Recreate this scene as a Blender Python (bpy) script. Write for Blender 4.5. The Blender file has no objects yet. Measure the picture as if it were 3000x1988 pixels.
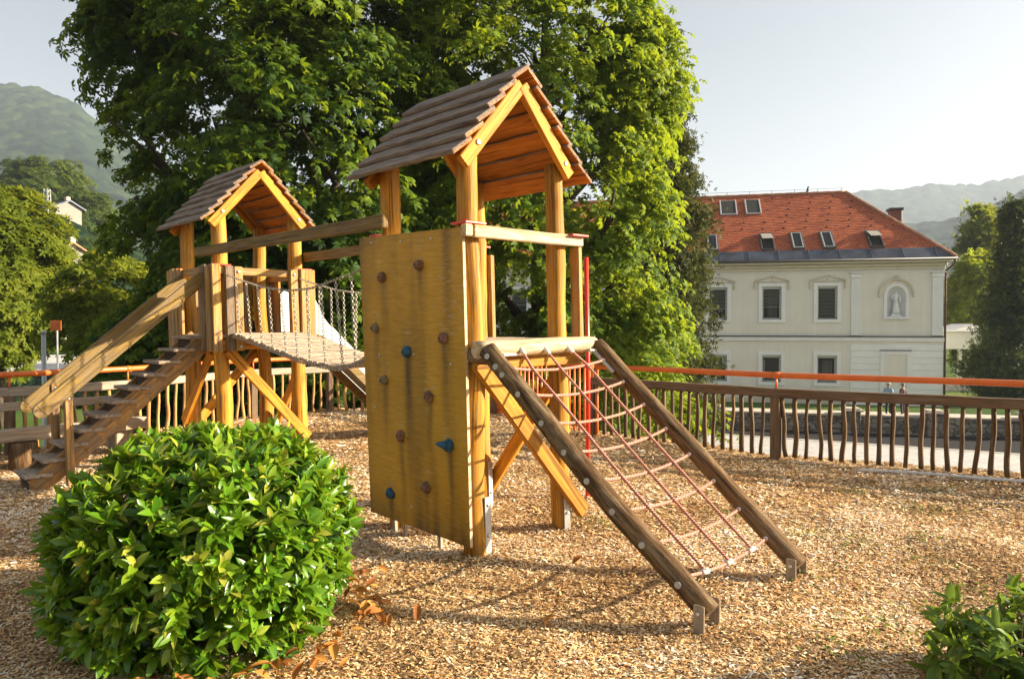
import bpy, math, random
import numpy as np
from mathutils import Vector, Matrix, noise as mnoise

random.seed(7)
SC = bpy.context.scene
COL = SC.collection
R = math.radians
V3 = Vector

# ------------------------------------------------------------------ nodes
def new_mat(name):
    m = bpy.data.materials.new(name); m.use_nodes = True
    nt = m.node_tree; nt.nodes.clear()
    return m, nt
def nd(nt, typ, props=None, **inp):
    n = nt.nodes.new(typ)
    if props:
        for k, v in props.items(): setattr(n, k, v)
    for k, v in inp.items():
        key = int(k[1:]) if k[0] == 'i' and k[1:].isdigit() else k.replace('_', ' ')
        s = n.inputs[key]
        if isinstance(v, bpy.types.NodeSocket): nt.links.new(v, s)
        else: s.default_value = v
    return n
def attr(nt, name, vec=True):
    n = nd(nt, 'ShaderNodeAttribute', {'attribute_name': name})
    return n.outputs['Vector'] if vec else n.outputs['Fac']
def c4(c): return (c[0], c[1], c[2], 1.0)
def ramp(nt, fac, stops, interp='LINEAR'):
    n = nt.nodes.new('ShaderNodeValToRGB'); cr = n.color_ramp; cr.interpolation = interp
    while len(cr.elements) < len(stops): cr.elements.new(.5)
    for e, (p, c) in zip(cr.elements, stops):
        e.position = p; e.color = c4(c) if len(c) == 3 else c
    nt.links.new(fac, n.inputs[0])
    return n.outputs[0]
def noise(nt, vec, scale=(1, 1, 1), s=1.0, detail=4, rough=.55):
    mp = nd(nt, 'ShaderNodeMapping', None, Vector=vec, Scale=scale)
    return nd(nt, 'ShaderNodeTexNoise', None, Vector=mp.outputs[0], Scale=s, Detail=detail, Roughness=rough).outputs['Fac']
def mix(nt, fac, a, b, blend='MIX'):
    n = nt.nodes.new('ShaderNodeMix'); n.data_type = 'RGBA'; n.blend_type = blend
    for s, v in ((n.inputs[0], fac), (n.inputs[6], a), (n.inputs[7], b)):
        if isinstance(v, bpy.types.NodeSocket): nt.links.new(v, s)
        else: s.default_value = c4(v) if isinstance(v, tuple) and len(v) == 3 else v
    return n.outputs[2]
def mth(nt, op, a, b=0.0, clamp=False):
    n = nt.nodes.new('ShaderNodeMath'); n.operation = op; n.use_clamp = clamp
    for s, v in ((n.inputs[0], a), (n.inputs[1], b)):
        if isinstance(v, bpy.types.NodeSocket): nt.links.new(v, s)
        else: s.default_value = v
    return n.outputs[0]
def scale_col(nt, col, f):
    n = nd(nt, 'ShaderNodeVectorMath', {'operation': 'SCALE'})
    nt.links.new(col, n.inputs[0])
    if isinstance(f, bpy.types.NodeSocket): nt.links.new(f, n.inputs['Scale'])
    else: n.inputs['Scale'].default_value = f
    return n.outputs[0]
def finish(nt, col, rough=.6, bump=None, bstr=.4, bdist=.01, metallic=0.0, spec=.5, extra=None):
    b = nt.nodes.new('ShaderNodeBsdfPrincipled')
    for k, v in (('Base Color', col), ('Roughness', rough), ('Metallic', metallic), ('Specular IOR Level', spec)):
        if isinstance(v, bpy.types.NodeSocket): nt.links.new(v, b.inputs[k])
        else: b.inputs[k].default_value = c4(v) if k == 'Base Color' else v
    if bump is not None:
        bn = nd(nt, 'ShaderNodeBump', None, Height=bump, Strength=bstr, Distance=bdist)
        nt.links.new(bn.outputs[0], b.inputs['Normal'])
    o = nt.nodes.new('ShaderNodeOutputMaterial')
    nt.links.new(b.outputs[0], o.inputs[0])
    return b
def wood(name, dark, light, weather=None, wamt=.5, rough=.6, gs=26, bstr=.5, spec=.35, knots=True, gx=2.2):
    m, nt = new_mat(name); g = attr(nt, 'gco'); r = attr(nt, 'rnd', False)
    fine = noise(nt, g, (gx, gs, gs), 1.0, 6, .68)
    col = ramp(nt, fine, [(.28, dark), (.62, light)])
    big = noise(nt, g, (.9, 4, 4), 1.0, 3)
    col = scale_col(nt, col, mth(nt, 'ADD', mth(nt, 'MULTIPLY', big, 1.1), .45))
    col = scale_col(nt, col, mth(nt, 'ADD', mth(nt, 'MULTIPLY', r, .4), .8))
    if knots:
        mp = nd(nt, 'ShaderNodeMapping', None, Vector=g, Scale=(2.2, 9, 9))
        vo = nd(nt, 'ShaderNodeTexVoronoi', None, Vector=mp.outputs[0], Scale=1.0)
        kf = ramp(nt, vo.outputs['Distance'], [(.0, (1, 1, 1)), (.16, (.3, .3, .3)), (.24, (0, 0, 0))])
        col = mix(nt, mth(nt, 'MULTIPLY', kf, .65), col, tuple(x * .35 for x in dark))
    ck = noise(nt, g, (.8, gs * 1.2, gs * 1.2), 1.0, 3, .5)
    cf = ramp(nt, ck, [(.0, (1, 1, 1)), (.36, (1, 1, 1)), (.42, (0, 0, 0))])
    col = mix(nt, mth(nt, 'MULTIPLY', cf, .7), col, tuple(x * .3 for x in dark))
    if weather:
        wm = noise(nt, g, (3.5, 22, 22), 1.0, 7, .72)
        f = ramp(nt, wm, [(.5 - wamt * .3, (0, 0, 0)), (.62, (1, 1, 1))])
        wc = ramp(nt, fine, [(.3, tuple(x * .45 for x in weather)), (.65, weather)])
        col = mix(nt, f, col, wc)
    finish(nt, col, rough, fine, bstr, .006, spec=spec)
    return m
def plain(name, col, rough=.6, metallic=0, nscale=6, var=.3, bstr=.15, spec=.5, gco=True):
    m, nt = new_mat(name)
    g = attr(nt, 'gco') if gco else nd(nt, 'ShaderNodeTexCoord').outputs['Object']
    n = noise(nt, g, (1, 1, 1), nscale, 5)
    a = tuple(x * (1 - var) for x in col); b = tuple(min(1, x * (1 + var)) for x in col)
    c = ramp(nt, n, [(.3, a), (.7, b)])
    finish(nt, c, rough, n, bstr, .01, metallic, spec)
    return m
def leafmat(name, stops, trans, tf=.4, rough=.45, spec=.4):
    m, nt = new_mat(name)
    r = attr(nt, 'rnd', False)
    col = ramp(nt, r, stops)
    tcol = mix(nt, .5, col, trans)
    b = nt.nodes.new('ShaderNodeBsdfPrincipled')
    nt.links.new(col, b.inputs['Base Color']); b.inputs['Roughness'].default_value = rough
    b.inputs['Specular IOR Level'].default_value = spec
    t = nt.nodes.new('ShaderNodeBsdfTranslucent'); nt.links.new(tcol, t.inputs[0])
    mx = nt.nodes.new('ShaderNodeMixShader'); mx.inputs[0].default_value = tf
    nt.links.new(b.outputs[0], mx.inputs[1]); nt.links.new(t.outputs[0], mx.inputs[2])
    o = nt.nodes.new('ShaderNodeOutputMaterial'); nt.links.new(mx.outputs[0], o.inputs[0])
    return m

# ------------------------------------------------------------------ objects
ROOTLOC = {}
def tag(o, label=None, cat=None, group=None, kind=None):
    if label: o['label'] = label
    if cat: o['category'] = cat
    if group: o['group'] = group
    if kind: o['kind'] = kind
    return o
def thing(name, label, cat, loc=(0, 0, 0), group=None):
    o = bpy.data.objects.new(name, None); COL.objects.link(o)
    o.location = loc; o.empty_display_size = .2
    ROOTLOC[o] = V3(loc)
    return tag(o, label, cat, group)
def mesh_obj(name, V, F, mats, parent=None, g=None, r=None, mi=None, sm=None, loc=None, attrs=None):
    V = np.asarray(V, dtype=np.float32).reshape(-1, 3)
    off = V3((0, 0, 0))
    if parent is not None: off = ROOTLOC[parent]
    elif loc is not None: off = V3(loc)
    if g is None: g = V.copy()
    V = V - np.array(off, dtype=np.float32)
    me = bpy.data.meshes.new(name)
    if isinstance(F, np.ndarray):
        k = F.shape[1]; n = F.shape[0]
        me.vertices.add(len(V)); me.vertices.foreach_set('co', V.ravel())
        me.loops.add(n * k); me.loops.foreach_set('vertex_index', F.astype(np.int32).ravel())
        me.polygons.add(n); me.polygons.foreach_set('loop_start', np.arange(0, n * k, k, dtype=np.int32))
        me.polygons.foreach_set('loop_total', np.full(n, k, dtype=np.int32))
        me.update(calc_edges=True)
    else:
        me.from_pydata(V.tolist(), [], F); me.update()
    a = me.attributes.new('gco', 'FLOAT_VECTOR', 'POINT'); a.data.foreach_set('vector', np.asarray(g, dtype=np.float32).ravel())
    if r is None: r = np.full(len(V), .5)
    a = me.attributes.new('rnd', 'FLOAT', 'POINT'); a.data.foreach_set('value', np.asarray(r, dtype=np.float32).ravel())
    if attrs:
        for k2, v2 in attrs.items():
            a = me.attributes.new(k2, 'FLOAT', 'POINT'); a.data.foreach_set('value', np.asarray(v2, dtype=np.float32).ravel())
    for m in (mats if isinstance(mats, (list, tuple)) else [mats]): me.materials.append(m)
    if mi is not None: me.polygons.foreach_set('material_index', np.asarray(mi, dtype=np.int32))
    if sm is not None:
        me.polygons.foreach_set('use_smooth', np.full(len(me.polygons), sm, dtype=bool) if isinstance(sm, bool) else np.asarray(sm, dtype=bool))
    o = bpy.data.objects.new(name, me); COL.objects.link(o)
    if parent is not None: o.parent = parent
    elif loc is not None: o.location = loc
    ROOTLOC[o] = off
    return o
class MB:
    def __init__(s): s.v = []; s.f = []; s.g = []; s.r = []; s.m = []; s.s = []
    def add(s, v, f, g=None, r=None, mi=0, sm=False):
        b = len(s.v); v = [V3(p) for p in v]
        if r is None: r = random.random()
        s.v += [tuple(p) for p in v]; s.g += [tuple(p) for p in (g if g is not None else v)]
        s.r += [r] * len(v); s.f += [[i + b for i in q] for q in f]
        s.m += (mi if isinstance(mi, list) else [mi] * len(f))
        s.s += (sm if isinstance(sm, list) else [sm] * len(f))
        return s
    def beam(s, p, q, w, h, up=(0, 0, 1), ch=.006, n=1, mi=0, top=None, wob=0.0, w2=None, h2=None, bow=0.0, endm=None):
        p = V3(p); q = V3(q); x = q - p; L = x.length; x.normalize()
        u = V3(up); z = u - x * u.dot(x)
        if z.length < 1e-4: z = V3((0, 1, 0)) - x * x.y
        z.normalize(); y = z.cross(x)
        ch = min(ch, w * .3, h * .3, L * .3)
        st = [(0, -ch), (ch, 0)] + [(L * i / n, 0) for i in range(1, n)] + [(L - ch, 0), (L, -ch)]
        rr = random.random(); go = V3((rr * 37, rr * 11, rr * 5)); vs = []; gs = []
        for i, (d, ins) in enumerate(st):
            t = d / L; ww = w + ((w2 or w) - w) * t; hh = h + ((h2 or h) - h) * t
            a = ww / 2 + ins; b = hh / 2 + ins; c = ch
            oy = random.uniform(-wob, wob); oz = random.uniform(-wob, wob) + bow * 4 * t * (1 - t)
            for (yy, zz) in ((-a + c, -b), (a - c, -b), (a, -b + c), (a, b - c), (a - c, b), (-a + c, b), (-a, b - c), (-a, -b + c)):
                vs.append(p + x * d + y * (yy + oy) + z * (zz + oz)); gs.append(V3((d, yy, zz)) + go)
        k = len(st); fs = []; ms = []
        for i in range(k - 1):
            for j in range(8):
                j2 = (j + 1) % 8
                fs.append([i * 8 + j, i * 8 + j2, (i + 1) * 8 + j2, (i + 1) * 8 + j])
                ms.append(top if (top is not None and j != 0) else mi)
        em = mi if endm is None else endm
        fs.append([7, 6, 5, 4, 3, 2, 1, 0]); ms.append(em)
        fs.append([(k - 1) * 8 + j for j in range(8)]); ms.append(em)
        # orientation: make outward
        return s.add(vs, fs, gs, rr, ms)
    def tube(s, pts, rad, n=10, mi=0, cap=True, sm=True, wob=0.0, seed=0, capmi=None):
        pts = [V3(p) for p in pts]; k = len(pts)
        if not isinstance(rad, (list, tuple)): rad = [rad] * k
        rr = random.random(); go = V3((rr * 37, rr * 11, rr * 5)); vs = []; gs = []; d = 0
        prev = None
        for i, p in enumerate(pts):
            t = (pts[min(i + 1, k - 1)] - pts[max(i - 1, 0)]).normalized()
            if prev is None:
                a = V3((0, 0, 1)) if abs(t.z) < .9 else V3((1, 0, 0))
                x = (a - t * a.dot(t)).normalized()
            else: x = (prev - t * prev.dot(t)).normalized()
            prev = x; y = t.cross(x)
            if i: d += (p - pts[i - 1]).length
            for j in range(n):
                an = 2 * math.pi * j / n
                r_ = rad[i] * (1 + (wob * mnoise.noise(V3((math.cos(an) * 1.3 + seed, math.sin(an) * 1.3, d * 2.5 + seed * 3))) if wob else 0))
                vs.append(p + x * (math.cos(an) * r_) + y * (math.sin(an) * r_))
                gs.append(V3((d, math.cos(an) * rad[i], math.sin(an) * rad[i])) + go)
        fs = [[i * n + j, i * n + (j + 1) % n, (i + 1) * n + (j + 1) % n, (i + 1) * n + j] for i in range(k - 1) for j in range(n)]
        ms = [mi] * len(fs); ss = [sm] * len(fs)
        if cap:
            fs.append(list(range(n))[::-1]); fs.append([(k - 1) * n + j for j in range(n)])
            ms += [mi if capmi is None else capmi] * 2; ss += [False, False]
        return s.add(vs, fs, gs, rr, ms, ss)
    def ball(s, c, r, sc=(1, 1, 1), nu=10, nv=7, mi=0, wob=0, seed=0):
        c = V3(c); vs = []
        for i in range(nv + 1):
            th = math.pi * i / nv
            for j in range(nu):
                ph = 2 * math.pi * j / nu
                d = V3((math.sin(th) * math.cos(ph), math.sin(th) * math.sin(ph), math.cos(th)))
                k = r * (1 + (wob * mnoise.noise(d * 1.7 + V3((seed, seed, 0))) if wob else 0))
                vs.append(c + V3((d.x * sc[0], d.y * sc[1], d.z * sc[2])) * k)
        fs = [[i * nu + j, (i + 1) * nu + j, (i + 1) * nu + (j + 1) % nu, i * nu + (j + 1) % nu] for i in range(nv) for j in range(nu)]
        return s.add(vs, fs, None, None, mi, True)
    def quad(s, a, b, c, d, mi=0, g=None): return s.add([a, b, c, d], [[0, 1, 2, 3]], g, None, mi)
    def build(s, name, mats, parent=None, loc=None, kind=None, fix=True):
        o = mesh_obj(name, s.v, s.f, mats, parent, s.g, s.r, s.m, s.s, loc)
        if kind: o['kind'] = kind
        return o
def copy_tree(o, parent=None):
    c = o.copy(); COL.objects.link(c)
    if parent is not None: c.parent = parent
    for ch in [x for x in bpy.data.objects if x.parent == o]: copy_tree(ch, c)
    return c
def smooth(t): t = max(0, min(1, t)); return t * t * (3 - 2 * t)
def lerp(a, b, t): return a + (b - a) * t
def interp(x, xs, ys): return float(np.interp(x, xs, ys))

# ------------------------------------------------------------------ materials
M = {}
M['post'] = wood('stained_round_post', (.23, .092, .010), (.62, .30, .030), weather=(.40, .24, .075), wamt=.05, rough=.62, gs=38, spec=.2, bstr=.6, gx=1.6)
M['brace'] = wood('stained_plank', (.27, .10, .009), (.58, .26, .026), rough=.65, gs=40, spec=.2)
M['roof_under'] = wood('roof_board_stained', (.24, .078, .011), (.48, .18, .026), rough=.7, gs=36, spec=.15)
M['roof_top'] = wood('roof_board_weathered', (.045, .030, .024), (.19, .145, .12), weather=(.36, .28, .225), wamt=.6, rough=.9, gs=44, gx=4, bstr=1.0)
M['picket'] = wood('worn_stained_board', (.25, .115, .022), (.50, .26, .055), weather=(.34, .26, .16), wamt=.2, rough=.75, gs=40)
M['dark_board'] = wood('dark_weathered_board', (.07, .045, .025), (.22, .15, .09), weather=(.25, .2, .15), wamt=.2, rough=.8)
M['end_grain'] = wood('board_end_grain', (.12, .065, .035), (.34, .20, .115), rough=.85, gs=40)
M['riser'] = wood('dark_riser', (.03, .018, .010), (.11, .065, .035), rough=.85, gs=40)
M['beam'] = wood('weathered_beam', (.085, .050, .010), (.27, .165, .032), weather=(.23, .16, .085), wamt=.3, rough=.8, gs=44, bstr=1.0)
M['pale_rail'] = wood('flaking_pale_rail', (.34, .17, .055), (.58, .36, .14), weather=(.66, .54, .38), wamt=.55, rough=.75)
M['deck'] = wood('worn_deck_board', (.30, .19, .11), (.55, .40, .26), weather=(.50, .42, .33), wamt=.5, rough=.8)
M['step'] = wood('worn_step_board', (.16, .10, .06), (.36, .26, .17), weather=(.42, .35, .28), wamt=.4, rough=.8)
M['stringer'] = wood('brown_stringer', (.17, .082, .020), (.42, .22, .055), weather=(.24, .16, .09), wamt=.25, rough=.65)
M['log'] = wood('dark_weathered_log', (.016, .008, .004), (.165, .092, .040), weather=(.27, .19, .11), wamt=.12, rough=.9, gs=52, bstr=1.3, gx=5, spec=.15)
M['fence'] = wood('fence_rail_wood', (.06, .033, .014), (.19, .11, .05), weather=(.22, .155, .10), wamt=.25, rough=.8, gs=44)
M['stick'] = wood('fence_stick_wood', (.042, .024, .011), (.175, .105, .046), rough=.8, gs=30)
M['stick_lit'] = wood('sunlit_stick_wood', (.22, .11, .035), (.52, .29, .095), rough=.7, gs=24)  # lit copy of the stick wood, sunlight put into its colour
M['bench'] = wood('grey_bench_wood', (.20, .14, .09), (.46, .34, .22), weather=(.44, .37, .29), wamt=.5, rough=.8)
M['steel'] = plain('galvanised_steel', (.46, .45, .43), .45, .6, 9, .15)
M['chain'] = plain('zinc_chain', (.42, .38, .32), .4, .8, 20, .2)
M['bolt'] = plain('bolt_metal', (.62, .60, .56), .35, .7, 30, .15)
M['slide'] = plain('stainless_slide', (.31, .31, .305), .42, .6, 5, .15)
M['orange'] = plain('orange_paint', (.72, .155, .020), .38, 0, 4, .12, .05)
M['red'] = plain('red_paint', (.62, .038, .014), .35, 0, 4, .15, .05)
M['white_plastic'] = plain('white_plastic', (.72, .68, .62), .45, 0, 10, .1)
M['grey_plastic'] = plain('grey_cap', (.42, .40, .36), .6, 0, 10, .15)
M['hold_brown'] = plain('brown_hold', (.20, .105, .065), .8, 0, 14, .35, .4)
M['hold_grey'] = plain('taupe_hold', (.20, .14, .075), .8, 0, 14, .3, .4)
M['hold_blue'] = plain('blue_hold', (.012, .075, .15), .6, 0, 14, .3, .3)
M['dark_hole'] = plain('dark_recess', (.015, .012, .01), .9, 0, 4, .1)
def rope_mat():
    m, nt = new_mat('red_white_rope'); g = attr(nt, 'gco')
    mp = nd(nt, 'ShaderNodeMapping', None, Vector=g, Rotation=(0, 0, .8), Scale=(1, 1, 1))
    w = nd(nt, 'ShaderNodeTexWave', {'bands_direction': 'X'}, Vector=mp.outputs[0], Scale=26.0, Distortion=.6)
    col = ramp(nt, w.outputs['Fac'], [(.25, (.38, .065, .045)), (.55, (.50, .14, .10)), (.8, (.68, .42, .32))])
    n = noise(nt, g, (1, 1, 1), 2.2, 3)
    col = mix(nt, mth(nt, 'MULTIPLY', n, .35), col, (.62, .40, .30))
    finish(nt, col, .85, w.outputs['Fac'], .8, .006, spec=.2)
    return m
M['rope'] = rope_mat()
def panel_mat():
    m, nt = new_mat('mustard_plywood'); g = attr(nt, 'gco')
    st = attr(nt, 'stain', False); sc = attr(nt, 'scratch', False)
    fine = noise(nt, g, (5, 5, 46), 1.0, 6, .7)
    col = ramp(nt, fine, [(.25, (.36, .18, .007)), (.75, (.60, .325, .014))])
    big = noise(nt, g, (2.2, 2.2, 1.1), 1.0, 4)
    col = scale_col(nt, col, mth(nt, 'ADD', mth(nt, 'MULTIPLY', big, .8), .58))
    col = mix(nt, st, col, (.035, .022, .007))
    wm = noise(nt, g, (9, 9, 90), 1.0, 7, .75)
    wf = ramp(nt, wm, [(.53, (0, 0, 0)), (.60, (1, 1, 1))])
    col = mix(nt, mth(nt, 'MULTIPLY', wf, sc), col, (.50, .37, .20))
    finish(nt, col, .55, fine, .25, .004, spec=.35)
    return m
M['panel'] = panel_mat()
def chips_mat():
    m, nt = new_mat('wood_chip_mulch'); r = attr(nt, 'rnd', False); g = attr(nt, 'gco')
    col = ramp(nt, r, [(.0, (.05, .025, .013)), (.17, (.24, .12, .045)), (.38, (.56, .30, .11)), (.6, (.75, .48, .215)), (.83, (.84, .65, .385)), (1, (.91, .83, .69))])
    big = noise(nt, g, (1, 1, 1), .8, 4)
    col = scale_col(nt, col, mth(nt, 'ADD', mth(nt, 'MULTIPLY', big, .9), .55))
    finish(nt, col, .75, None, spec=.2)
    return m
M['chip'] = chips_mat()
def playground_mat():
    m, nt = new_mat('mulch_ground'); g = attr(nt, 'gco')
    vo = nd(nt, 'ShaderNodeTexVoronoi', {'feature': 'F1'}, Vector=nd(nt, 'ShaderNodeMapping', None, Vector=g, Scale=(34, 60, 34), Rotation=(0, 0, .5)).outputs[0], Scale=1.0)
    f = noise(nt, g, (1, 1, 1), 38, 6, .7)
    col = ramp(nt, nd(nt, 'ShaderNodeSeparateColor', None, Color=vo.outputs['Color']).outputs[0], [(0, (.16, .08, .035)), (.4, (.36, .21, .085)), (.75, (.58, .38, .17)), (1, (.70, .53, .30))])
    col = mix(nt, .35, col, ramp(nt, f, [(.3, (.14, .065, .028)), (.7, (.62, .37, .17))]))
    big = noise(nt, g, (1, 1, 1), .55, 5)
    col = scale_col(nt, col, mth(nt, 'ADD', mth(nt, 'MULTIPLY', big, .6), .65))
    h = mth(nt, 'ADD', mth(nt, 'MULTIPLY', vo.outputs['Distance'], .7), f)
    finish(nt, col, .9, h, .9, .03, spec=.15)
    return m
M['mulch'] = playground_mat()
def grass_mat():
    m, nt = new_mat('lawn_grass'); g = attr(nt, 'gco')
    n = noise(nt, g, (1, 1, 1), .09, 6); n2 = noise(nt, g, (1, 1, 1), 5, 4)
    col = ramp(nt, n, [(.35, (.045, .085, .016)), (.55, (.075, .13, .022)), (.7, (.14, .15, .04))])
    col = scale_col(nt, col, mth(nt, 'ADD', mth(nt, 'MULTIPLY', n2, .7), .6))
    finish(nt, col, .9, n2, .6, .1, spec=.1)
    return m
M['grass'] = grass_mat()
def hill_mat():
    m, nt = new_mat('forest_hillside'); r = attr(nt, 'rnd', False); g = attr(nt, 'gco')
    n = noise(nt, g, (1, 1, 1), .35, 5, .7); n2 = noise(nt, g, (1, 1, 1), .012, 4)
    col = ramp(nt, r, [(0, (.003, .010, .006)), (.5, (.011, .026, .011)), (1, (.034, .054, .017))])
    col = scale_col(nt, col, mth(nt, 'ADD', mth(nt, 'MULTIPLY', n, 1.1), .45))
    fm = ramp(nt, n2, [(.63, (0, 0, 0)), (.68, (1, 1, 1))])
    col = mix(nt, mth(nt, 'MULTIPLY', fm, .35), col, (.06, .085, .03))
    finish(nt, col, .95, n, 1.0, 1.5, spec=.05)
    return m
M['hill'] = hill_mat()
M['chestnut'] = leafmat('chestnut_leaf_shaded', [(0, (.006, .020, .003)), (.42, (.028, .072, .006)), (.72, (.098, .165, .010)), (1, (.25, .30, .024))], (.44, .54, .018), .45, .62, .2)  # shaded copy: shade put into the dark stops, sun highlights into the bright
M['chestnut_lit'] = leafmat('chestnut_leaf_lit', [(0, (.022, .060, .005)), (.4, (.075, .145, .008)), (.75, (.16, .23, .012)), (1, (.28, .31, .03))], (.50, .56, .022), .46, .62, .2)  # lit copy of the chestnut leaf, sunlight put into its paler colours
M['bright_leaf'] = leafmat('bright_leaf', [(0, (.055, .085, .008)), (.5, (.13, .17, .014)), (1, (.22, .24, .025))], (.46, .48, .03), .5, .65, .15)
M['mid_leaf'] = leafmat('mid_leaf', [(0, (.03, .06, .012)), (.5, (.07, .11, .016)), (1, (.13, .16, .025))], (.28, .34, .03), .45, .65, .15)
M['yew'] = leafmat('conifer_spray', [(0, (.014, .024, .006)), (.5, (.045, .060, .012)), (1, (.13, .135, .028))], (.20, .21, .03), .25, .7, .2)
M['thuja'] = leafmat('dark_conifer_spray', [(0, (.018, .034, .010)), (.5, (.05, .078, .016)), (1, (.13, .16, .03))], (.20, .25, .03), .3, .7, .2)
M['laurel'] = leafmat('laurel_leaf', [(0, (.014, .052, .005)), (.35, (.045, .13, .007)), (.7, (.11, .235, .010)), (.92, (.21, .31, .018)), (1, (.34, .34, .04))], (.40, .58, .02), .30, .30, .5)
M['shrub'] = leafmat('shrub_leaf', [(0, (.025, .06, .010)), (.5, (.085, .165, .018)), (1, (.22, .30, .04))], (.38, .52, .04), .34, .4)
M['dead_leaf'] = leafmat('dry_orange_leaf', [(0, (.22, .07, .014)), (.5, (.46, .17, .03)), (1, (.56, .28, .06))], (.5, .22, .03), .2, .7)
M['weed'] = leafmat('weed_leaf', [(0, (.08, .14, .02)), (1, (.22, .27, .05))], (.3, .36, .06), .35, .6)
M['drygrass'] = leafmat('dry_grass', [(0, (.40, .135, .018)), (1, (.56, .27, .06))], (.4, .25, .05), .2, .8)
M['bark'] = wood('tree_bark', (.03, .022, .015), (.11, .085, .06), rough=.95, gs=8, bstr=1.0, knots=False)
M['twig'] = wood('twig_bark', (.04, .026, .013), (.13, .085, .04), rough=.9, gs=10, knots=False)
M['asphalt'] = plain('asphalt', (.030, .028, .030), .95, 0, 30, .25, .3, .1)
M['pavement'] = plain('concrete_pavement', (.44, .42, .40), .9, 0, 3, .18, .2)
M['kerb'] = plain('kerb_stone', (.42, .38, .34), .85, 0, 5, .15, .2)
M['pathm'] = plain('gravel_path', (.48, .43, .36), .95, 0, 12, .15, .3)
def stone_mat():
    m, nt = new_mat('rubble_stone'); g = attr(nt, 'gco')
    mp = nd(nt, 'ShaderNodeMapping', None, Vector=g, Scale=(3.2, 3.2, 5.5))
    vo = nd(nt, 'ShaderNodeTexVoronoi', None, Vector=mp.outputs[0], Scale=1.0)
    ve = nd(nt, 'ShaderNodeTexVoronoi', {'feature': 'DISTANCE_TO_EDGE'}, Vector=mp.outputs[0], Scale=1.0)
    col = ramp(nt, nd(nt, 'ShaderNodeSeparateColor', None, Color=vo.outputs['Color']).outputs[0], [(0, (.11, .09, .07)), (.5, (.20, .17, .14)), (1, (.33, .29, .24))])
    e = ramp(nt, ve.outputs['Distance'], [(.0, (0, 0, 0)), (.09, (1, 1, 1))])
    col = mix(nt, e, (.06, .05, .04), col)
    finish(nt, col, .9, e, .7, .04)
    return m
M['stone'] = stone_mat()
M['cap'] = plain('wall_cap_stone', (.48, .41, .33), .85, 0, 4, .15, .2)
def stucco_mat(name, c):
    m, nt = new_mat(name); g = attr(nt, 'gco')
    n = noise(nt, g, (1, 1, 1), .7, 5); st = noise(nt, g, (3.2, 3.2, .28), 1.0, 5, .65); fine = noise(nt, g, (1, 1, 1), 22, 3)
    col = scale_col(nt, ramp(nt, n, [(.3, tuple(x * .93 for x in c)), (.7, c)]), mth(nt, 'ADD', mth(nt, 'MULTIPLY', st, .22), .90))
    finish(nt, col, .92, fine, .25, .01, spec=.15); return m
M['stucco'] = stucco_mat('beige_stucco', (.78, .73, .64))
M['stucco_white'] = plain('pale_rusticated_stucco', (.84, .82, .78), .9, 0, 1.5, .05, .1)
M['trim'] = plain('white_trim', (.80, .785, .755), .8, 0, 2, .05, .1)
M['cornice'] = plain('cream_cornice', (.60, .54, .42), .85, 0, 2, .06, .1)
M['slate'] = plain('blue_sheet_metal', (.060, .068, .090), .5, .3, 1.1, .5, .1)
M['gutter'] = plain('dark_gutter', (.03, .03, .035), .5, .2, 4, .2, .1)
M['copper'] = plain('brown_downpipe', (.11, .05, .035), .5, .3, 4, .2, .1)
M['winframe'] = plain('grey_window_frame', (.50, .50, .47), .6, 0, 3, .05)
M['darkframe'] = plain('dark_roof_window_frame', (.07, .065, .06), .5, .2, 4, .2)
M['alu'] = plain('pale_metal_edge', (.50, .49, .47), .45, .4, 4, .1)
M['house_wall'] = plain('house_wall', (.24, .215, .185), .9, 0, 2, .1)
M['lime'] = leafmat('lime_leaf', [(0, (.08, .12, .010)), (1, (.28, .32, .03))], (.55, .60, .04), .55, .65, .15)
M['curtain'] = plain('grey_roller_curtain', (.30, .27, .23), .9, 0, 2, .1)
M['statue'] = plain('white_plaster', (.74, .74, .73), .75, 0, 8, .06, .2)
M['interior'] = plain('dark_interior', (.02, .02, .018), .9, 0, 2, .2)
def glass_mat():
    m, nt = new_mat('window_glass'); g = attr(nt, 'gco')
    n = noise(nt, g, (1, 1, 1), 1.3, 2)
    b = finish(nt, (.012, .015, .010), .08, n, .04, .05, spec=.25)
    return m
M['glass'] = glass_mat()
def blind_mat():
    m, nt = new_mat('venetian_blind')
    finish(nt, (.20, .21, .19), .5)
    return m
M['blind'] = blind_mat()
def tile_mat():
    m, nt = new_mat('red_clay_tile'); g = attr(nt, 'gco')
    br = nd(nt, 'ShaderNodeTexBrick', {'offset': .5}, Vector=g, Scale=1.0, Color1=(.50, .14, .058, 1), Color2=(.36, .088, .04, 1), Mortar=(.10, .028, .016, 1), Mortar_Size=.012, Brick_Width=.22, Row_Height=.1605, Bias=-.1)
    n = noise(nt, g, (1, 1, 1), .7, 5); n2 = noise(nt, g, (1, 1, 1), 9, 3)
    col = scale_col(nt, br.outputs['Color'], mth(nt, 'ADD', mth(nt, 'MULTIPLY', n, .7), .65))
    col = scale_col(nt, col, mth(nt, 'ADD', mth(nt, 'MULTIPLY', n2, .6), .7))
    finish(nt, col, .85, br.outputs['Fac'], .5, -.02, spec=.2)
    return m
M['tile'] = tile_mat()
M['tilecap'] = plain('red_ridge_tile', (.42, .20, .11), .85, 0, 3, .3, .3)
for k_, c_ in dict(skin=(.50, .30, .21), blue_shirt=(.30, .40, .55), maroon=(.06, .022, .022), trousers=(.022, .022, .03), cap_beige=(.45, .40, .33), cap_dark=(.16, .13, .11), hair=(.2, .19, .18), shoe=(.03, .025, .02)).items():
    M[k_] = plain('cloth_' + k_ if k_ != 'skin' else 'skin', c_, .8, 0, 10, .12)

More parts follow.
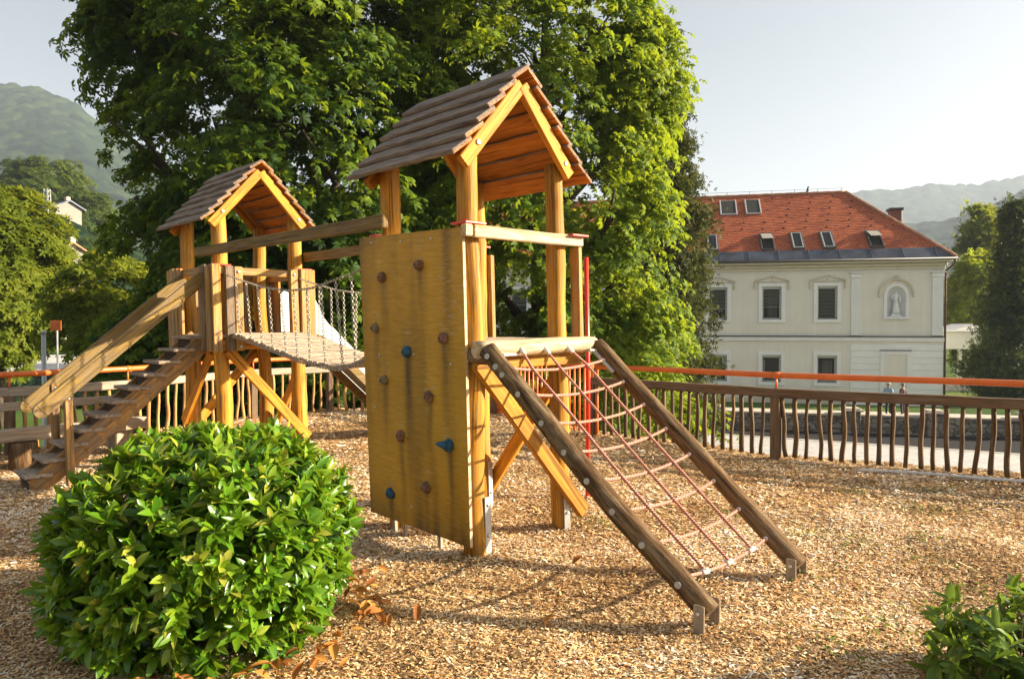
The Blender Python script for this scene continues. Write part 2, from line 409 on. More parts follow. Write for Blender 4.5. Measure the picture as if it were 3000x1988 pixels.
# ------------------------------------------------------------------ camera, light
PITCH = 1.19
cam_d = bpy.data.cameras.new('camera'); cam = bpy.data.objects.new('camera', cam_d); COL.objects.link(cam)
cam.location = (0, 0, 1.65); cam.rotation_euler = (R(90 - PITCH), 0, 0)
cam_d.sensor_width = 36; cam_d.lens = 1640 / 2366 * 36; cam_d.clip_end = 8000; cam_d.clip_start = .05
SC.camera = cam
SUN_EL, SUN_AZ = 18.6, 89.0        # azimuth clockwise from +Y
sunv = V3((math.sin(R(SUN_AZ)) * math.cos(R(SUN_EL)), math.cos(R(SUN_AZ)) * math.cos(R(SUN_EL)), math.sin(R(SUN_EL))))
sd = bpy.data.lights.new('sun', 'SUN'); so = bpy.data.objects.new('sun', sd); COL.objects.link(so)
sd.energy = 5.0; sd.angle = R(.5); sd.color = (1, .86, .64)
so.rotation_euler = sunv.to_track_quat('Z', 'Y').to_euler(); so.location = (30, 5, 20)
w = bpy.data.worlds.new('World'); SC.world = w; w.use_nodes = True
nt = w.node_tree; nt.nodes.clear()
sky = nt.nodes.new('ShaderNodeTexSky'); sky.sky_type = 'NISHITA'; sky.sun_disc = False
sky.sun_elevation = R(SUN_EL); sky.sun_rotation = R(SUN_AZ); sky.air_density = 1.0; sky.dust_density = 3.0; sky.ozone_density = 1.0
bg = nt.nodes.new('ShaderNodeBackground'); bg.inputs[1].default_value = .052
hs = nd(nt, 'ShaderNodeHueSaturation', None, Saturation=.42, Value=1.0, Color=sky.outputs[0]); nt.links.new(hs.outputs[0], bg.inputs[0])
wo = nt.nodes.new('ShaderNodeOutputWorld'); nt.links.new(bg.outputs[0], wo.inputs[0])
SC.view_settings.view_transform = 'Standard'; SC.view_settings.look = 'None'
SC.view_settings.exposure = 1.93; SC.view_settings.gamma = 1.0
SC.render.engine = 'CYCLES'
cy = SC.cycles
cy.max_bounces = 6; cy.diffuse_bounces = 3; cy.glossy_bounces = 2; cy.transmission_bounces = 4; cy.transparent_max_bounces = 4; cy.volume_bounces = 0
cy.use_denoising = True
try: cy.denoiser = 'OPENIMAGEDENOISE'
except Exception: pass
cy.sample_clamp_indirect = 6; cy.caustics_reflective = False; cy.caustics_refractive = False
#PART2
# ------------------------------------------------------------------ play towers
U2 = V3((.70711, .70711, 0)); W2 = V3((-.70711, .70711, 0)); Z = V3((0, 0, 1))
SP = .95
def frame(bx, by, lean=.025):
    def F(a, b, z): return V3((bx, by, 0)) + U2 * a + W2 * b + Z * z + V3((-lean * z, 0, 0))
    return F
FR = frame(-.26, 5.17); FL = frame(-3.33, 8.24)
def D3(a, b, z): return U2 * a + W2 * b + Z * z
def one(name, mat, parent, fn, **k):
    mb = MB(); fn(mb); return mb.build(name, mat, parent, **k)
def bolt(mb, c, d, r=.016):
    c = V3(c); d = V3(d).normalized(); mb.tube([c - d * .004, c + d * .006, c + d * .010], [r, r, r * .5], 8)
def log_pts(p, q, n, wob, seed):
    p = V3(p); q = V3(q); out = []
    for i in range(n + 1):
        t = i / n; k = math.sin(math.pi * t)
        out.append(p.lerp(q, t) + V3((mnoise.noise(V3((t * 2.2 + seed, 1, 0))), mnoise.noise(V3((t * 2.2 + seed, 5, 3))), mnoise.noise(V3((t * 2.2, seed, 7))) * .6)) * wob * k)
    return out
def round_post(F, root, a, b, z0, z1, r, seed):
    mb = MB(); pts = log_pts(F(a, b, z0), F(a, b, z1), 18, .06, seed)
    rad = [r * (1.04 - .10 * i / 18 + .13 * mnoise.noise(V3((i * .42, seed, 0)))) for i in range(19)]
    mb.tube(pts, rad, 20, wob=.06, seed=seed)
    return mb.build('post', M['post'], root)
def gable_roof(F, root, nb, seed):
    rnd = random.Random(seed)
    rz, ez, ra, ov = 3.565, 2.80, .475, .70
    L = math.hypot(ov, rz - ez); ca, sa = ov / L, (rz - ez) / L; ex = L / nb
    roof = MB()
    for sg in (-1, 1):
        for i in range(nb):
            s = L - (i + .5) * ex - .01
            a = ra + sg * ca * s; z = rz - sa * s
            na, nz = sg * sa, ca
            lift = .042
            a += na * (.012 + lift * .5); z += nz * (.012 + lift * .5)
            tl = -.20        # tilt so that the lower edge stands proud
            up = D3(na * math.cos(tl) - sg * ca * math.sin(tl) * -1, 0, nz * math.cos(tl) - sa * math.sin(tl))
            b0 = -.165 - rnd.uniform(0, .022) ; b1 = 1.17 + rnd.uniform(-.025, .03)
            roof.beam(F(a, b0, z), F(a, b1, z), ex + .045, .034, up, .006, 9, mi=0, top=1, wob=.004, endm=2)
    ro = roof.build('roof', [M['roof_under'], M['roof_top'], M['end_grain']], root)
    for b in (-.105, SP + .11):
        for sg in (-1, 1):
            mb = MB(); d = .075; st = -.004 if sg > 0 else .0
            fl = .665 if sg < 0 else .60; foot = (ra + sg * fl - sg * sa * d, rz - fl * sa / ca - ca * d); top = (ra - sg * .0 - sg * sa * d * .0, rz - d * 1.35)
            bb = b + (st if b < 0 else -st)
            mb.beam(F(foot[0], bb, foot[1]), F(top[0] + sg * .003, bb, top[1]), .052, .105, D3(sg * sa, 0, ca), .006, 3, wob=.001)
            ra_ = mb.build('rafter', M['brace'], ro)
            if b < 0:
                bm = MB(); bolt(bm, F(ra + sg * .475, b - .028, rz - .50 - d * 1.3 - .02), -W2, .022); bm.build('bolt', M['bolt'], ro)
    return ro
# ---- climbing tower (nearer)
tower = thing('climbing_tower', 'nearer roofed wooden play tower with a mustard climbing wall and a rope net ramp', 'play tower', (-.26, 5.17, 0))
F = FR
PR = [(0, 0, 0, 2.93, .083, 1.3), (SP, 0, 0, 2.95, .080, 4.1), (0, SP, 0, 2.93, .082, 8.7), (SP, SP, 0, 2.93, .080, 12.9)]
for (a, b, z0, z1, r, sd_) in PR: round_post(F, tower, a, b, z0 - .05, z1, r, sd_)
gable_roof(F, tower, 6, 3)
# climbing wall: dense sheet with worn paint and run-off stains, and a real edge
HOLDS = [(0.404, 2.092, 'b'), (0.87, 2.008, 'b'), (0.991, 1.597, 'g'), (0.149, 1.546, 'b'), (0.589, 1.426, 'blue'), (0.893, 1.183, 'g'), (0.334, 1.099, 'b'), (0.701, 0.76, 'b'), (0.121, 0.768, 'cone'), (0.867, 0.272, 'blue'), (0.404, 0.407, 'b')]
B0, B1, PZ0, PZ1 = -.075, 1.175, .06, 2.34
nb_, nz_ = 110, 200
bb = np.linspace(B0, B1, nb_); zz = np.linspace(PZ0, PZ1, nz_)
BB, ZZ = np.meshgrid(bb, zz)
rs = np.random.RandomState(5)
def vnoise(x, y, seed):                        # cheap value noise
    r_ = np.random.RandomState(seed).rand(64, 64); xi = np.floor(x).astype(int); yi = np.floor(y).astype(int)
    fx = x - xi; fy = y - yi; fx = fx * fx * (3 - 2 * fx); fy = fy * fy * (3 - 2 * fy)
    g_ = lambda i, j: r_[i % 64, j % 64]
    return (g_(xi, yi) * (1 - fx) + g_(xi + 1, yi) * fx) * (1 - fy) + (g_(xi, yi + 1) * (1 - fx) + g_(xi + 1, yi + 1) * fx) * fy
stain = np.zeros_like(BB); scr = np.full_like(BB, .25)
for (hb, hz, k) in HOLDS:
    wob = (vnoise(ZZ * 5, BB * 0 + hb * 9, 3) - .5) * .03
    ln = .55 + .5 * rs.rand(); wd = .030 + .022 * rs.rand()
    down = np.clip((hz - ZZ) / .04, 0, 1) * np.clip(1 - (hz - ZZ) / ln, 0, 1)
    stain += np.exp(-((BB - hb - wob) / wd) ** 2) * down * (.35 + .55 * vnoise(BB * 30, ZZ * 6, 31)) * .85
    up = np.clip((ZZ - hz) / .03, 0, 1) * np.clip(1 - (ZZ - hz) / .24, 0, 1)
    scr += np.exp(-((BB - hb) / .055) ** 2) * up * 1.6
stain += np.clip((.30 - (ZZ - PZ0)) / .30, 0, 1) ** 1.5 * .45 * (.4 + vnoise(BB * 14, ZZ * 2.5, 8))
stain += np.clip((vnoise(BB * 10, ZZ * .9 + 3, 11) - .5) * 2.2, 0, 1) * .5
stain += np.exp(-((BB - 1.13) / .05) ** 2) * .35 * vnoise(BB * 3, ZZ * 2, 15) + np.exp(-((PZ1 - ZZ) / .10) ** 2) * .30 * vnoise(BB * 9, ZZ * 4, 21)
scr += .55 * np.exp(-((BB - .08) / .16) ** 2) * np.exp(-((ZZ - 1.9) / .35) ** 2)
stain = np.clip(stain, 0, .85); scr = np.clip(scr, 0, 1)
zl = .028 * (BB - B0) / (B1 - B0)               # the sheet hangs very slightly crooked
Vp = np.stack([(-.26 + .70711 * (-.125 - BB)) - .025 * ZZ - .012 * (BB) * (ZZ - .06), (5.17 + .70711 * (-.125 + BB)), ZZ + zl], -1).reshape(-1, 3)
Fp = []
for i in range(nz_ - 1):
    for j in range(nb_ - 1): Fp.append([i * nb_ + j, (i + 1) * nb_ + j, (i + 1) * nb_ + j + 1, i * nb_ + j + 1])
nV = len(Vp); back = Vp + np.array([.70711, .70711, 0]) * .024
rim = [j for j in range(nb_)] + [i * nb_ + nb_ - 1 for i in range(1, nz_)] + [(nz_ - 1) * nb_ + j for j in range(nb_ - 2, -1, -1)] + [i * nb_ for i in range(nz_ - 2, 0, -1)]
VV = np.concatenate([Vp, back[rim]]); gg = np.stack([np.zeros(nV), BB.ravel(), ZZ.ravel()], -1)
gg = np.concatenate([np.stack([ZZ.ravel(), BB.ravel() * 0, BB.ravel()], -1) * np.array([1, 1, .12]) if False else gg, gg[rim]])
gg = gg[:, [1, 0, 2]]                            # grain runs across the sheet
nr = len(rim); mis = [0] * len(Fp)
for k in range(nr): Fp.append([rim[k], rim[(k + 1) % nr], nV + (k + 1) % nr, nV + k]); mis.append(1)
Fp.append([nV + k for k in range(nr)]); mis.append(1)
wall = mesh_obj('climbing_wall', VV, Fp, [M['panel'], M['pale_rail']], tower, gg, np.full(len(VV), .5), mis, False, attrs={'stain': np.concatenate([stain.ravel(), stain.ravel()[rim]]), 'scratch': np.concatenate([scr.ravel(), scr.ravel()[rim]])})
def PW(b, z, o): return V3((-.26 + .70711 * (-.125 - b) - .025 * z - .012 * b * (z - .06), 5.17 + .70711 * (-.125 + b), z + .028 * (b - B0) / 1.25)) - U2 * o
for i, (hb, hz, k) in enumerate(HOLDS):
    mb = MB(); c = PW(hb, hz, .02); mat = M['hold_brown'] if k == 'b' else M['hold_grey'] if k == 'g' else M['hold_blue']
    if k == 'cone':
        mb.ball(PW(hb, hz, .012), .045, (1, 1, 1), 14, 10, wob=.3, seed=i)
        mb.tube([PW(hb + .0, hz, .03), PW(hb + .02, hz + .005, .05), PW(hb + .048, hz + .010, .072), PW(hb + .066, hz + .012, .08)], [.040, .029, .016, .005], 12)
    else:
        r_ = .043 if k != 'g' else .041
        d = [PW(hb, hz, o) for o in (-.005, .016, .034, .045)]
        mb.tube(d, [r_ * 1.05, r_ * 1.0, r_ * .82, r_ * .5], 14, wob=.35, seed=i * 3.3)
        if k == 'b': mb.tube([PW(hb - .018, hz + .010, .03), PW(hb - .018, hz + .010, .05)], [.024, .017], 7, wob=.3, seed=i)
    mb2 = MB(); mb2.tube([PW(hb, hz, .042 if k != 'cone' else .05), PW(hb, hz, .0475 if k != 'cone' else .056)], [.012, .010], 6)  # dark disc painted as the shaded bolt recess of the hold
    h = mb.build('climbing_hold', mat, wall)
    h['label'] = {'b': 'brown climbing hold', 'g': 'taupe climbing hold', 'blue': 'blue climbing hold', 'cone': 'blue pointed climbing hold'}[k]
    mb2.build('hold_recess_disc', M['dark_hole'], wall)
for (pb, pz) in ((1.0, 2.29), (.62, 2.28), (.26, 2.28), (.95, 1.38), (.50, 1.41), (.08, 1.36), (1.05, .95), (.6, .22)):
    mb = MB(); bolt(mb, PW(pb, pz, .001), -U2, .010); mb.build('screw_head', M['bolt'], wall)
# deck, beams, rails
one('deck', M['deck'], tower, lambda mb: [mb.beam(F(-.06, -.12 + .118 * i, 1.518), F(1.13, -.12 + .118 * i, 1.518 + random.uniform(-.002, .002)), .108, .034, Z, .006, 2, wob=.002) for i in range(10)])
mb = MB(); mb.tube(log_pts(F(-.13, -.205, 1.475), F(1.16, -.205, 1.492), 12, .02, 33), [.062 + .004 * mnoise.noise(V3((i * .7, 3, 3))) for i in range(13)], 14, wob=.08, seed=3)
mb.build('deck_log', M['pale_rail'], tower)
mb = MB(); mb.tube(log_pts(F(-.055, -.285, 1.425), F(-.055, 1.05, 1.425), 8, .01, 36), .056, 14, wob=.05, seed=5); mb.build('deck_log', M['log'], tower)
mb = MB(); mb.tube(log_pts(F(1.06, -.14, 1.425), F(1.06, 1.05, 1.425), 8, .01, 39), .05, 14, wob=.05, seed=6); mb.build('deck_log', M['post'], tower)
one('deck_beam', M['brace'], tower, lambda mb: mb.beam(F(-.08, -.115, 1.40), F(1.08, -.115, 1.40), .06, .14, Z))
one('deck_beam', M['brace'], tower, lambda mb: mb.beam(F(-.08, 1.07, 1.42), F(1.08, 1.07, 1.42), .06, .14, Z))
one('front_rail', M['pale_rail'], tower, lambda mb: mb.beam(F(-.075, -.125, 2.315), F(1.135, -.125, 2.335), .05, .088, Z, .008, 6, wob=.003))
one('rail_block', M['pale_rail'], tower, lambda mb: mb.beam(F(-.155, -.118, 2.315), F(-.08, -.118, 2.315), .055, .085, Z, .008))
one('back_rail', M['brace'], tower, lambda mb: mb.beam(F(-.1, 1.055, 2.335), F(1.12, 1.055, 2.335), .05, .09, Z, .008, 4, wob=.002))
one('side_board', M['picket'], tower, lambda mb: mb.beam(F(1.115, -.08, 1.50), F(1.115, -.08, 2.29), .05, .095, W2))
one('side_board', M['picket'], tower, lambda mb: mb.beam(F(1.075, .93, 1.50), F(1.075, .93, 2.29), .05, .095, W2))
for (a, b) in ((-.03, -.05), (1.06, -.11), (-.04, 1.0), (1.06, 1.03)):
    one('corner_cap', M['red'], tower, lambda mb: mb.beam(F(a - .11, b, 2.372), F(a + .09, b, 2.376), .17 if b < .5 else .10, .016, Z, .003))
# braces
one('brace', M['brace'], tower, lambda mb: mb.beam(F(-.04, -.112, 1.38), F(1.10, -.112, .10), .055, .125, W2.cross(D3(1.14, 0, -1.28)), .007, 4, wob=.001))
one('brace', M['brace'], tower, lambda mb: mb.beam(F(1.06, .06, 1.28), F(1.06, 1.0, .12), .05, .12, U2.cross(D3(0, .94, -1.16)), .007, 3))
one('brace', M['brace'], tower, lambda mb: mb.beam(F(.02, 1.065, 1.28), F(1.0, 1.065, .10), .05, .12, W2.cross(D3(.98, 0, -1.18)), .007, 3))
one('brace', M['brace'], tower, lambda mb: mb.beam(F(-.06, .10, 1.30), F(-.06, .92, .35), .04, .10, U2.cross(D3(0, .9, -.95)), .007, 3))
# steel feet
for (a, b, side) in ((0, 0, -W2), (SP, SP, V3((.8, -.6, 0))), (SP, 0, -U2 * .3 - W2), (0, SP, -W2)):
    side = V3(side).normalized(); c = F(a, b, 0) + side * (.088 if (a, b) != (SP, SP) else .086)
    if (a, b) == (0, 0): c = c + U2 * .04 - Z * .0
    def ft(mb, c=c, side=side): mb.beam(c - Z * .03, c + Z * .40 - V3((.010, 0, 0)), .058, .010, side, .002)
    fo = one('steel_foot', M['steel'], tower, ft)
    for zb in (.12, .34): one('foot_bolt', M['bolt'], fo, lambda mb: bolt(mb, c + side * .006 + Z * zb - V3((.025 * zb, 0, 0)), side, .012))
for b_ in (.30, .74, .88): one('footing', M['bench'], tower, lambda mb: mb.beam(PW(b_, -.05, -.03), PW(b_, .075, -.03), .035, .035, U2))
# rope net ramp
NA, NB = (-.09, -.27, 1.475), (.018, -1.885, .075); FA, FB = (1.165, -.24, 1.485), (1.12, -1.91, .075)
near = log_pts(F(*NA), F(*NB), 18, .05, 51); far = log_pts(F(*FA), F(*FB), 18, .04, 77)
for i, p in enumerate(near): p.z -= .035 * math.sin(math.pi * i / 18)
ramp_ob = []
for pts, sd_ in ((near, 9), (far, 14)):
    mb = MB(); mb.tube(pts, [.067 + .005 * mnoise.noise(V3((i * .45, sd_, 1))) for i in range(19)], 18, wob=.07, seed=sd_)
    ramp_ob.append(mb.build('ramp_log', M['log'], tower))
def along(pts, t):
    x = t * (len(pts) - 1); i = min(int(x), len(pts) - 2); return pts[i].lerp(pts[i + 1], x - i)
TK = [.075 + .1155 * k for k in range(8)]
upn = (along(far, .5) - along(near, .5)).cross(along(near, 1) - along(near, 0)).normalized()
if upn.z < 0: upn = -upn
def rung_pt(k, s):
    p = along(near, TK[k]).lerp(along(far, TK[k]), s); return p + upn * .0 - Z * (.052 * 4 * s * (1 - s))
for k in range(8):
    s0, s1 = .045, .952
    mb = MB(); mb.tube([rung_pt(k, lerp(s0, s1, i / 16)) for i in range(17)], .0105, 8); mb.build('net_rope', M['rope'], tower)
    for s in (s0 + .012, s1 - .012):
        mb = MB(); a_ = rung_pt(k, s - .014); b_ = rung_pt(k, s + .014); mb.tube([a_, b_], [.0145, .0145], 8); mb.build('rope_ferrule', M['white_plastic'], tower)
for c, (a0, s) in enumerate(((.256, .25), (.513, .5), (.778, .75))):
    pts = [F(a0, -.262, 1.468)]
    for k in range(8): pts.append(rung_pt(k, s) + upn * .012)
    fine_ = []
    for i in range(len(pts) - 1):
        for j in range(4): fine_.append(pts[i].lerp(pts[i + 1], j / 4))
    fine_.append(pts[-1])
    mb = MB(); mb.tube(fine_, .0105, 8); mb.build('net_rope', M['rope'], tower)
    mb = MB(); mb.tube([pts[0] + (pts[0] - pts[1]).normalized() * .02, pts[0] + (pts[1] - pts[0]).normalized() * .05], [.019, .017], 8); mb.build('rope_ferrule', M['white_plastic'], tower)
    mb = MB(); mb.tube([rung_pt(7, s - .03) + upn * .002, rung_pt(7, s + .03) + upn * .002], [.017, .017], 8); mb.build('rope_ferrule', M['white_plastic'], tower)
    for k in range(8):
        mb = MB(); mb.ball(rung_pt(k, s) + upn * .006, .016, (1, 1, .9), 8, 6); mb.build('rope_joint', M['rope'], tower)
cv = (cam.location - along(near, .5)); ax_ = (along(near, 1) - along(near, 0)).normalized(); cv = (-U2 - W2 * .15 + Z * .05); cv = (cv - ax_ * cv.dot(ax_)).normalized()
for t in [.03, .075, .11] + TK[1:7] + [.9]:
    mb = MB(); c = along(near, t) + cv * .0665; mb.tube([c - cv * .004, c + cv * .004], [.021, .019], 10); mb.build('plug', M['grey_plastic'], tower)
for pts in (near, far):
    e = pts[-1]
    for o in (-.085, .085):
        c = e + U2 * o - W2 * -.02
        fo = one('steel_foot', M['bench'], tower, lambda mb: mb.beam(V3((c.x, c.y, -.04)), V3((c.x, c.y, .135)), .065, .014, U2, .004))
        one('foot_bolt', M['bolt'], fo, lambda mb: bolt(mb, V3((c.x, c.y, .09)) + U2 * (.01 if o > 0 else -.01), U2 * o, .013))
one('hook_plate', M['steel'], tower, lambda mb: (mb.beam(F(1.02, -.26, 1.448), F(1.115, -.27, 1.442), .05, .022, Z), mb.beam(F(1.085, -.28, 1.437), F(1.08, -.47, 1.275), .05, .022, Z)))
one('hook_plate', M['steel'], tower, lambda mb: mb.beam(F(.06, -.25, 1.435), F(.20, -.25, 1.435), .05, .02, Z))
# slide pole
pb_ = F(.86, .44, 0); pb_.x = .725; pb_.y = 6.77
mb = MB()
pp = [pb_ + Z * -.05, pb_ + Z * 1.2, pb_ + Z * 2.29 + V3((-.02, 0, 0))]
arc = [F(1.02, .06, 2.25), F(1.10, .08, 2.25)]
for i in range(9):
    t = i / 8; pp.append(pb_ + Z * (2.20 + .08 * math.sin(t * math.pi / 2)) + V3((-.03, 0, 0)) + (V3((arc[1].x, arc[1].y, 0)) - V3((pb_.x, pb_.y, 0))).normalized() * (.08 * (1 - math.cos(t * math.pi / 2))))
pp = pp[:3]
mb.tube(pp, .022, 12); mb.build('slide_pole', M['red'], tower)

# ---- stair tower (farther)
F = FL
tow2 = thing('stair_tower', 'farther roofed wooden play tower with plank stairs and a steel slide', 'play tower', (-3.33, 8.24, 0))
for (a, b, z0, z1, r, sd_) in [(0, 0, 0, 2.93, .088, 21.3), (SP, 0, 0, 2.95, .088, 24.1), (0, SP, 0, 2.93, .09, 28.7), (SP, SP, 0, 2.93, .084, 32.9)]: round_post(F, tow2, a, b, z0 - .05, z1, r, sd_)
gable_roof(F, tow2, 7, 8)
one('deck', M['deck'], tow2, lambda mb: [mb.beam(F(-.13 + .118 * i, -.14, 1.518), F(-.13 + .118 * i, 1.10, 1.518), .108, .034, Z, .006, 2, wob=.002) for i in range(11)])
for (p, q) in (((-.13, -.12, 1.42), (1.1, -.12, 1.42)), ((-.13, 1.07, 1.42), (1.1, 1.07, 1.42)), ((-.12, -.08, 1.40), (-.12, 1.03, 1.40)), ((1.08, -.08, 1.40), (1.08, 1.03, 1.40))):
    one('deck_beam', M['brace'], tow2, lambda mb: mb.beam(F(*p), F(*q), .05, .12, Z))
for (p, q) in (((-.15, -.135, 2.27), (1.12, -.135, 2.27)), ((-.15, 1.09, 2.27), (1.12, 1.09, 2.27)), ((-.135, -.1, 2.275), (-.135, 1.05, 2.275)), ((1.10, -.1, 2.265), (1.10, 1.05, 2.265))):
    one('rail', M['picket'], tow2, lambda mb: mb.beam(F(*p), F(*q), .045, .085, Z, .006, 3, wob=.002))
PK = []
for a in (-.125, .03, .135, .83, .965, 1.06): PK.append(((a, -.178), W2, 'dark_board' if abs(a - .03) < .01 else 'picket'))
for b in (-.09, .02, .115, .74, .86, .98, 1.08): PK.append(((-.178, b), U2, 'dark_board' if b == .02 else 'picket'))
for b in (-.05, .08, .20, .86, .97, 1.08): PK.append(((1.143, b), U2, 'picket'))
for a in (-.05, .13, .31, .49, .67, .85, 1.02): PK.append(((a, 1.132), W2, 'picket'))
for (ab, nrm, mk) in PK:
    a, b = ab; zt = 2.33 + random.uniform(-.012, .012); zb = 1.345 + random.uniform(-.012, .012)
    one('picket', M[mk], tow2, lambda mb: mb.beam(F(a, b, zb), F(a, b, zt), .098, .038, nrm, .007, 3, wob=.0015))
for (a, b) in ((-.02, -.05), (1.0, -.06), (-.05, .98), (1.02, 1.02)): one('corner_cap', M['red'], tow2, lambda mb: mb.beam(F(a - .1, b, 2.338), F(a + .1, b, 2.338), .17, .016, Z, .003))
for (a, b, z) in ((.135, -.2, 2.26), (.83, -.2, 2.26), (.135, -.2, 1.40)): one('bolt', M['bolt'], tow2, lambda mb: bolt(mb, F(a, b, z), -W2, .018))
for (p, q, nrm) in (((.02, -.112, 1.36), (1.0, -.112, .25), W2), ((.94, 1.065, 1.34), (.0, 1.065, .3), W2), ((-.11, .05, 1.34), (-.11, .95, .45), U2), ((1.065, .0, 1.3), (1.065, .98, .2), U2)):
    one('brace', M['brace'], tow2, lambda mb: mb.beam(F(*p), F(*q), .05, .115, nrm.cross(D3(q[0] - p[0], q[1] - p[1], q[2] - p[2])), .007, 3))
# stairs
NS = 11; b0, b1 = .13, .58
A0, A1 = -.20, -1.80
stairs = None
def st_pos(i): t = i / (NS - 1); return lerp(A1, A0, t), lerp(.145, 1.50, t)
stairs_mb = MB()
def stringer(mb, b):
    d = D3(A0 - A1, 0, 1.36); up = W2.cross(d)
    mb.beam(F(A1 - .06, b, .02), F(A0 + .12, b, 1.50), .05, .20, up, .006, 4, wob=.001)
mb = MB(); stringer(mb, b0 + .02); stair = mb.build('staircase', M['stringer'], tow2)
mb = MB(); stringer(mb, b1 - .02); mb.build('stringer', M['stringer'], stair)
for i in range(NS):
    a, z = st_pos(i)
    one('tread', M['step'], stair, lambda mb: mb.beam(F(a - .03, b0 - .035, z), F(a - .03, b1 + .02, z + random.uniform(-.003, .003)), .245, .036, Z, .006, 2, wob=.0015))
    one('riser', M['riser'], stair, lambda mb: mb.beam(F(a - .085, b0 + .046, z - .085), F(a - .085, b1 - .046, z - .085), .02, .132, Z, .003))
    for b_ in (b0 + .02, b1 - .02): one('tread_block', M['stringer'], stair, lambda mb: mb.beam(F(a - .10, b_, z - .086), F(a + .10, b_, z - .086), .05, .134, Z, .004))
for b, bo in ((b0 - .05, -.03), (b1 + .04, .0)):
    one('stair_post', M['stringer'], stair, lambda mb: mb.beam(F(-1.56, b, -.05), F(-1.56, b, 1.02), .085, .07, U2, .006, 3, wob=.001))
    def hr(mb, b=b, bo=bo):
        p = F(-1.80, b + bo, .80); q = F(-.17, b + bo, 2.20); up = W2.cross(q - p)
        mb.beam(p, q, .05, .148, up, .008, 6, wob=.002)
        x = (q - p).normalized(); u_ = (up - x * up.dot(x)).normalized(); c = p + x * .004
        ring = []
        for s_ in (-.0245, .0245):
            for k in range(9):
                an = math.pi * (k / 8) - math.pi / 2; ring.append(c + W2 * s_ - x * (.0735 * math.cos(an)) + u_ * (.0735 * math.sin(an)))
        mb.add(ring, [list(range(9)), list(range(17, 8, -1))] + [[k, k + 1, k + 10, k + 9] for k in range(8)])
    one('handrail', M['beam'], stair, hr)
    for dz in (.90, .98): one('bolt', M['bolt'], stair, lambda mb: bolt(mb, F(-1.56, b - (.037 if bo < 0 else .037), dz), -W2, .015))
# slide
SA = [(1.13, 1.56), (1.36, 1.545), (1.55, 1.44), (2.0, 1.02), (2.55, .52), (2.85, .33), (3.25, .25)]
sa_ = np.array([p[0] for p in SA]); sz_ = np.array([p[1] for p in SA])
def slide_side(mb, b, th, h_top, h_bot, mi=0):
    xs = np.linspace(1.13, 3.25, 34); zs = np.interp(xs, sa_, sz_); L_ = []
    for x, z in zip(xs, zs):
        ht = h_top
        if x < 1.62: ht = lerp(.56 if h_top > .1 else h_top, h_top, smooth((x - 1.20) / .32))
        if x < 1.2 and h_top > .1: ht = .56 - .10 * (1 - math.sqrt(max(0, 1 - ((1.2 - x) / .075) ** 2)))
        L_.append((x, z - h_bot, z + ht))
    vs = []; n = len(L_)
    for (x, za, zb) in L_: vs += [F(x, b - th / 2, za), F(x, b - th / 2, zb), F(x, b + th / 2, zb), F(x, b + th / 2, za)]
    fs = []
    for i in range(n - 1):
        for j in range(4): fs.append([i * 4 + j, i * 4 + (j + 1) % 4, (i + 1) * 4 + (j + 1) % 4, (i + 1) * 4 + j])
    fs += [[0, 1, 2, 3], [(n - 1) * 4 + j for j in (3, 2, 1, 0)]]
    mb.add(vs, fs, [V3((p.x * .7 + p.y * .7, p.z, .1)) for p in vs], None, mi)
def slide_bed(mb):
    xs = np.linspace(1.10, 3.3, 40); zs = np.interp(xs, sa_, sz_); vs = []
    for x, z in zip(xs, zs): vs += [F(x, .22, z), F(x, .76, z)]
    mb.add(vs, [[2 * i, 2 * i + 1, 2 * i + 3, 2 * i + 2] for i in range(len(xs) - 1)], None, None, 0, True)
sl = one('slide', M['slide'], tow2, slide_bed)
for b in (.205, .775): one('slide_side', M['slide'], sl, lambda mb: slide_side(mb, b, .012, .20, .012))
for b in (.205, .775): one('side_plank', M['beam'], sl, lambda mb: slide_side(mb, b, .04, -.014, .16))
for b in (.205, .775): one('slide_leg', M['brace'], sl, lambda mb: mb.beam(F(3.0, b, -.04), F(3.0, b, .17), .07, .07, U2))

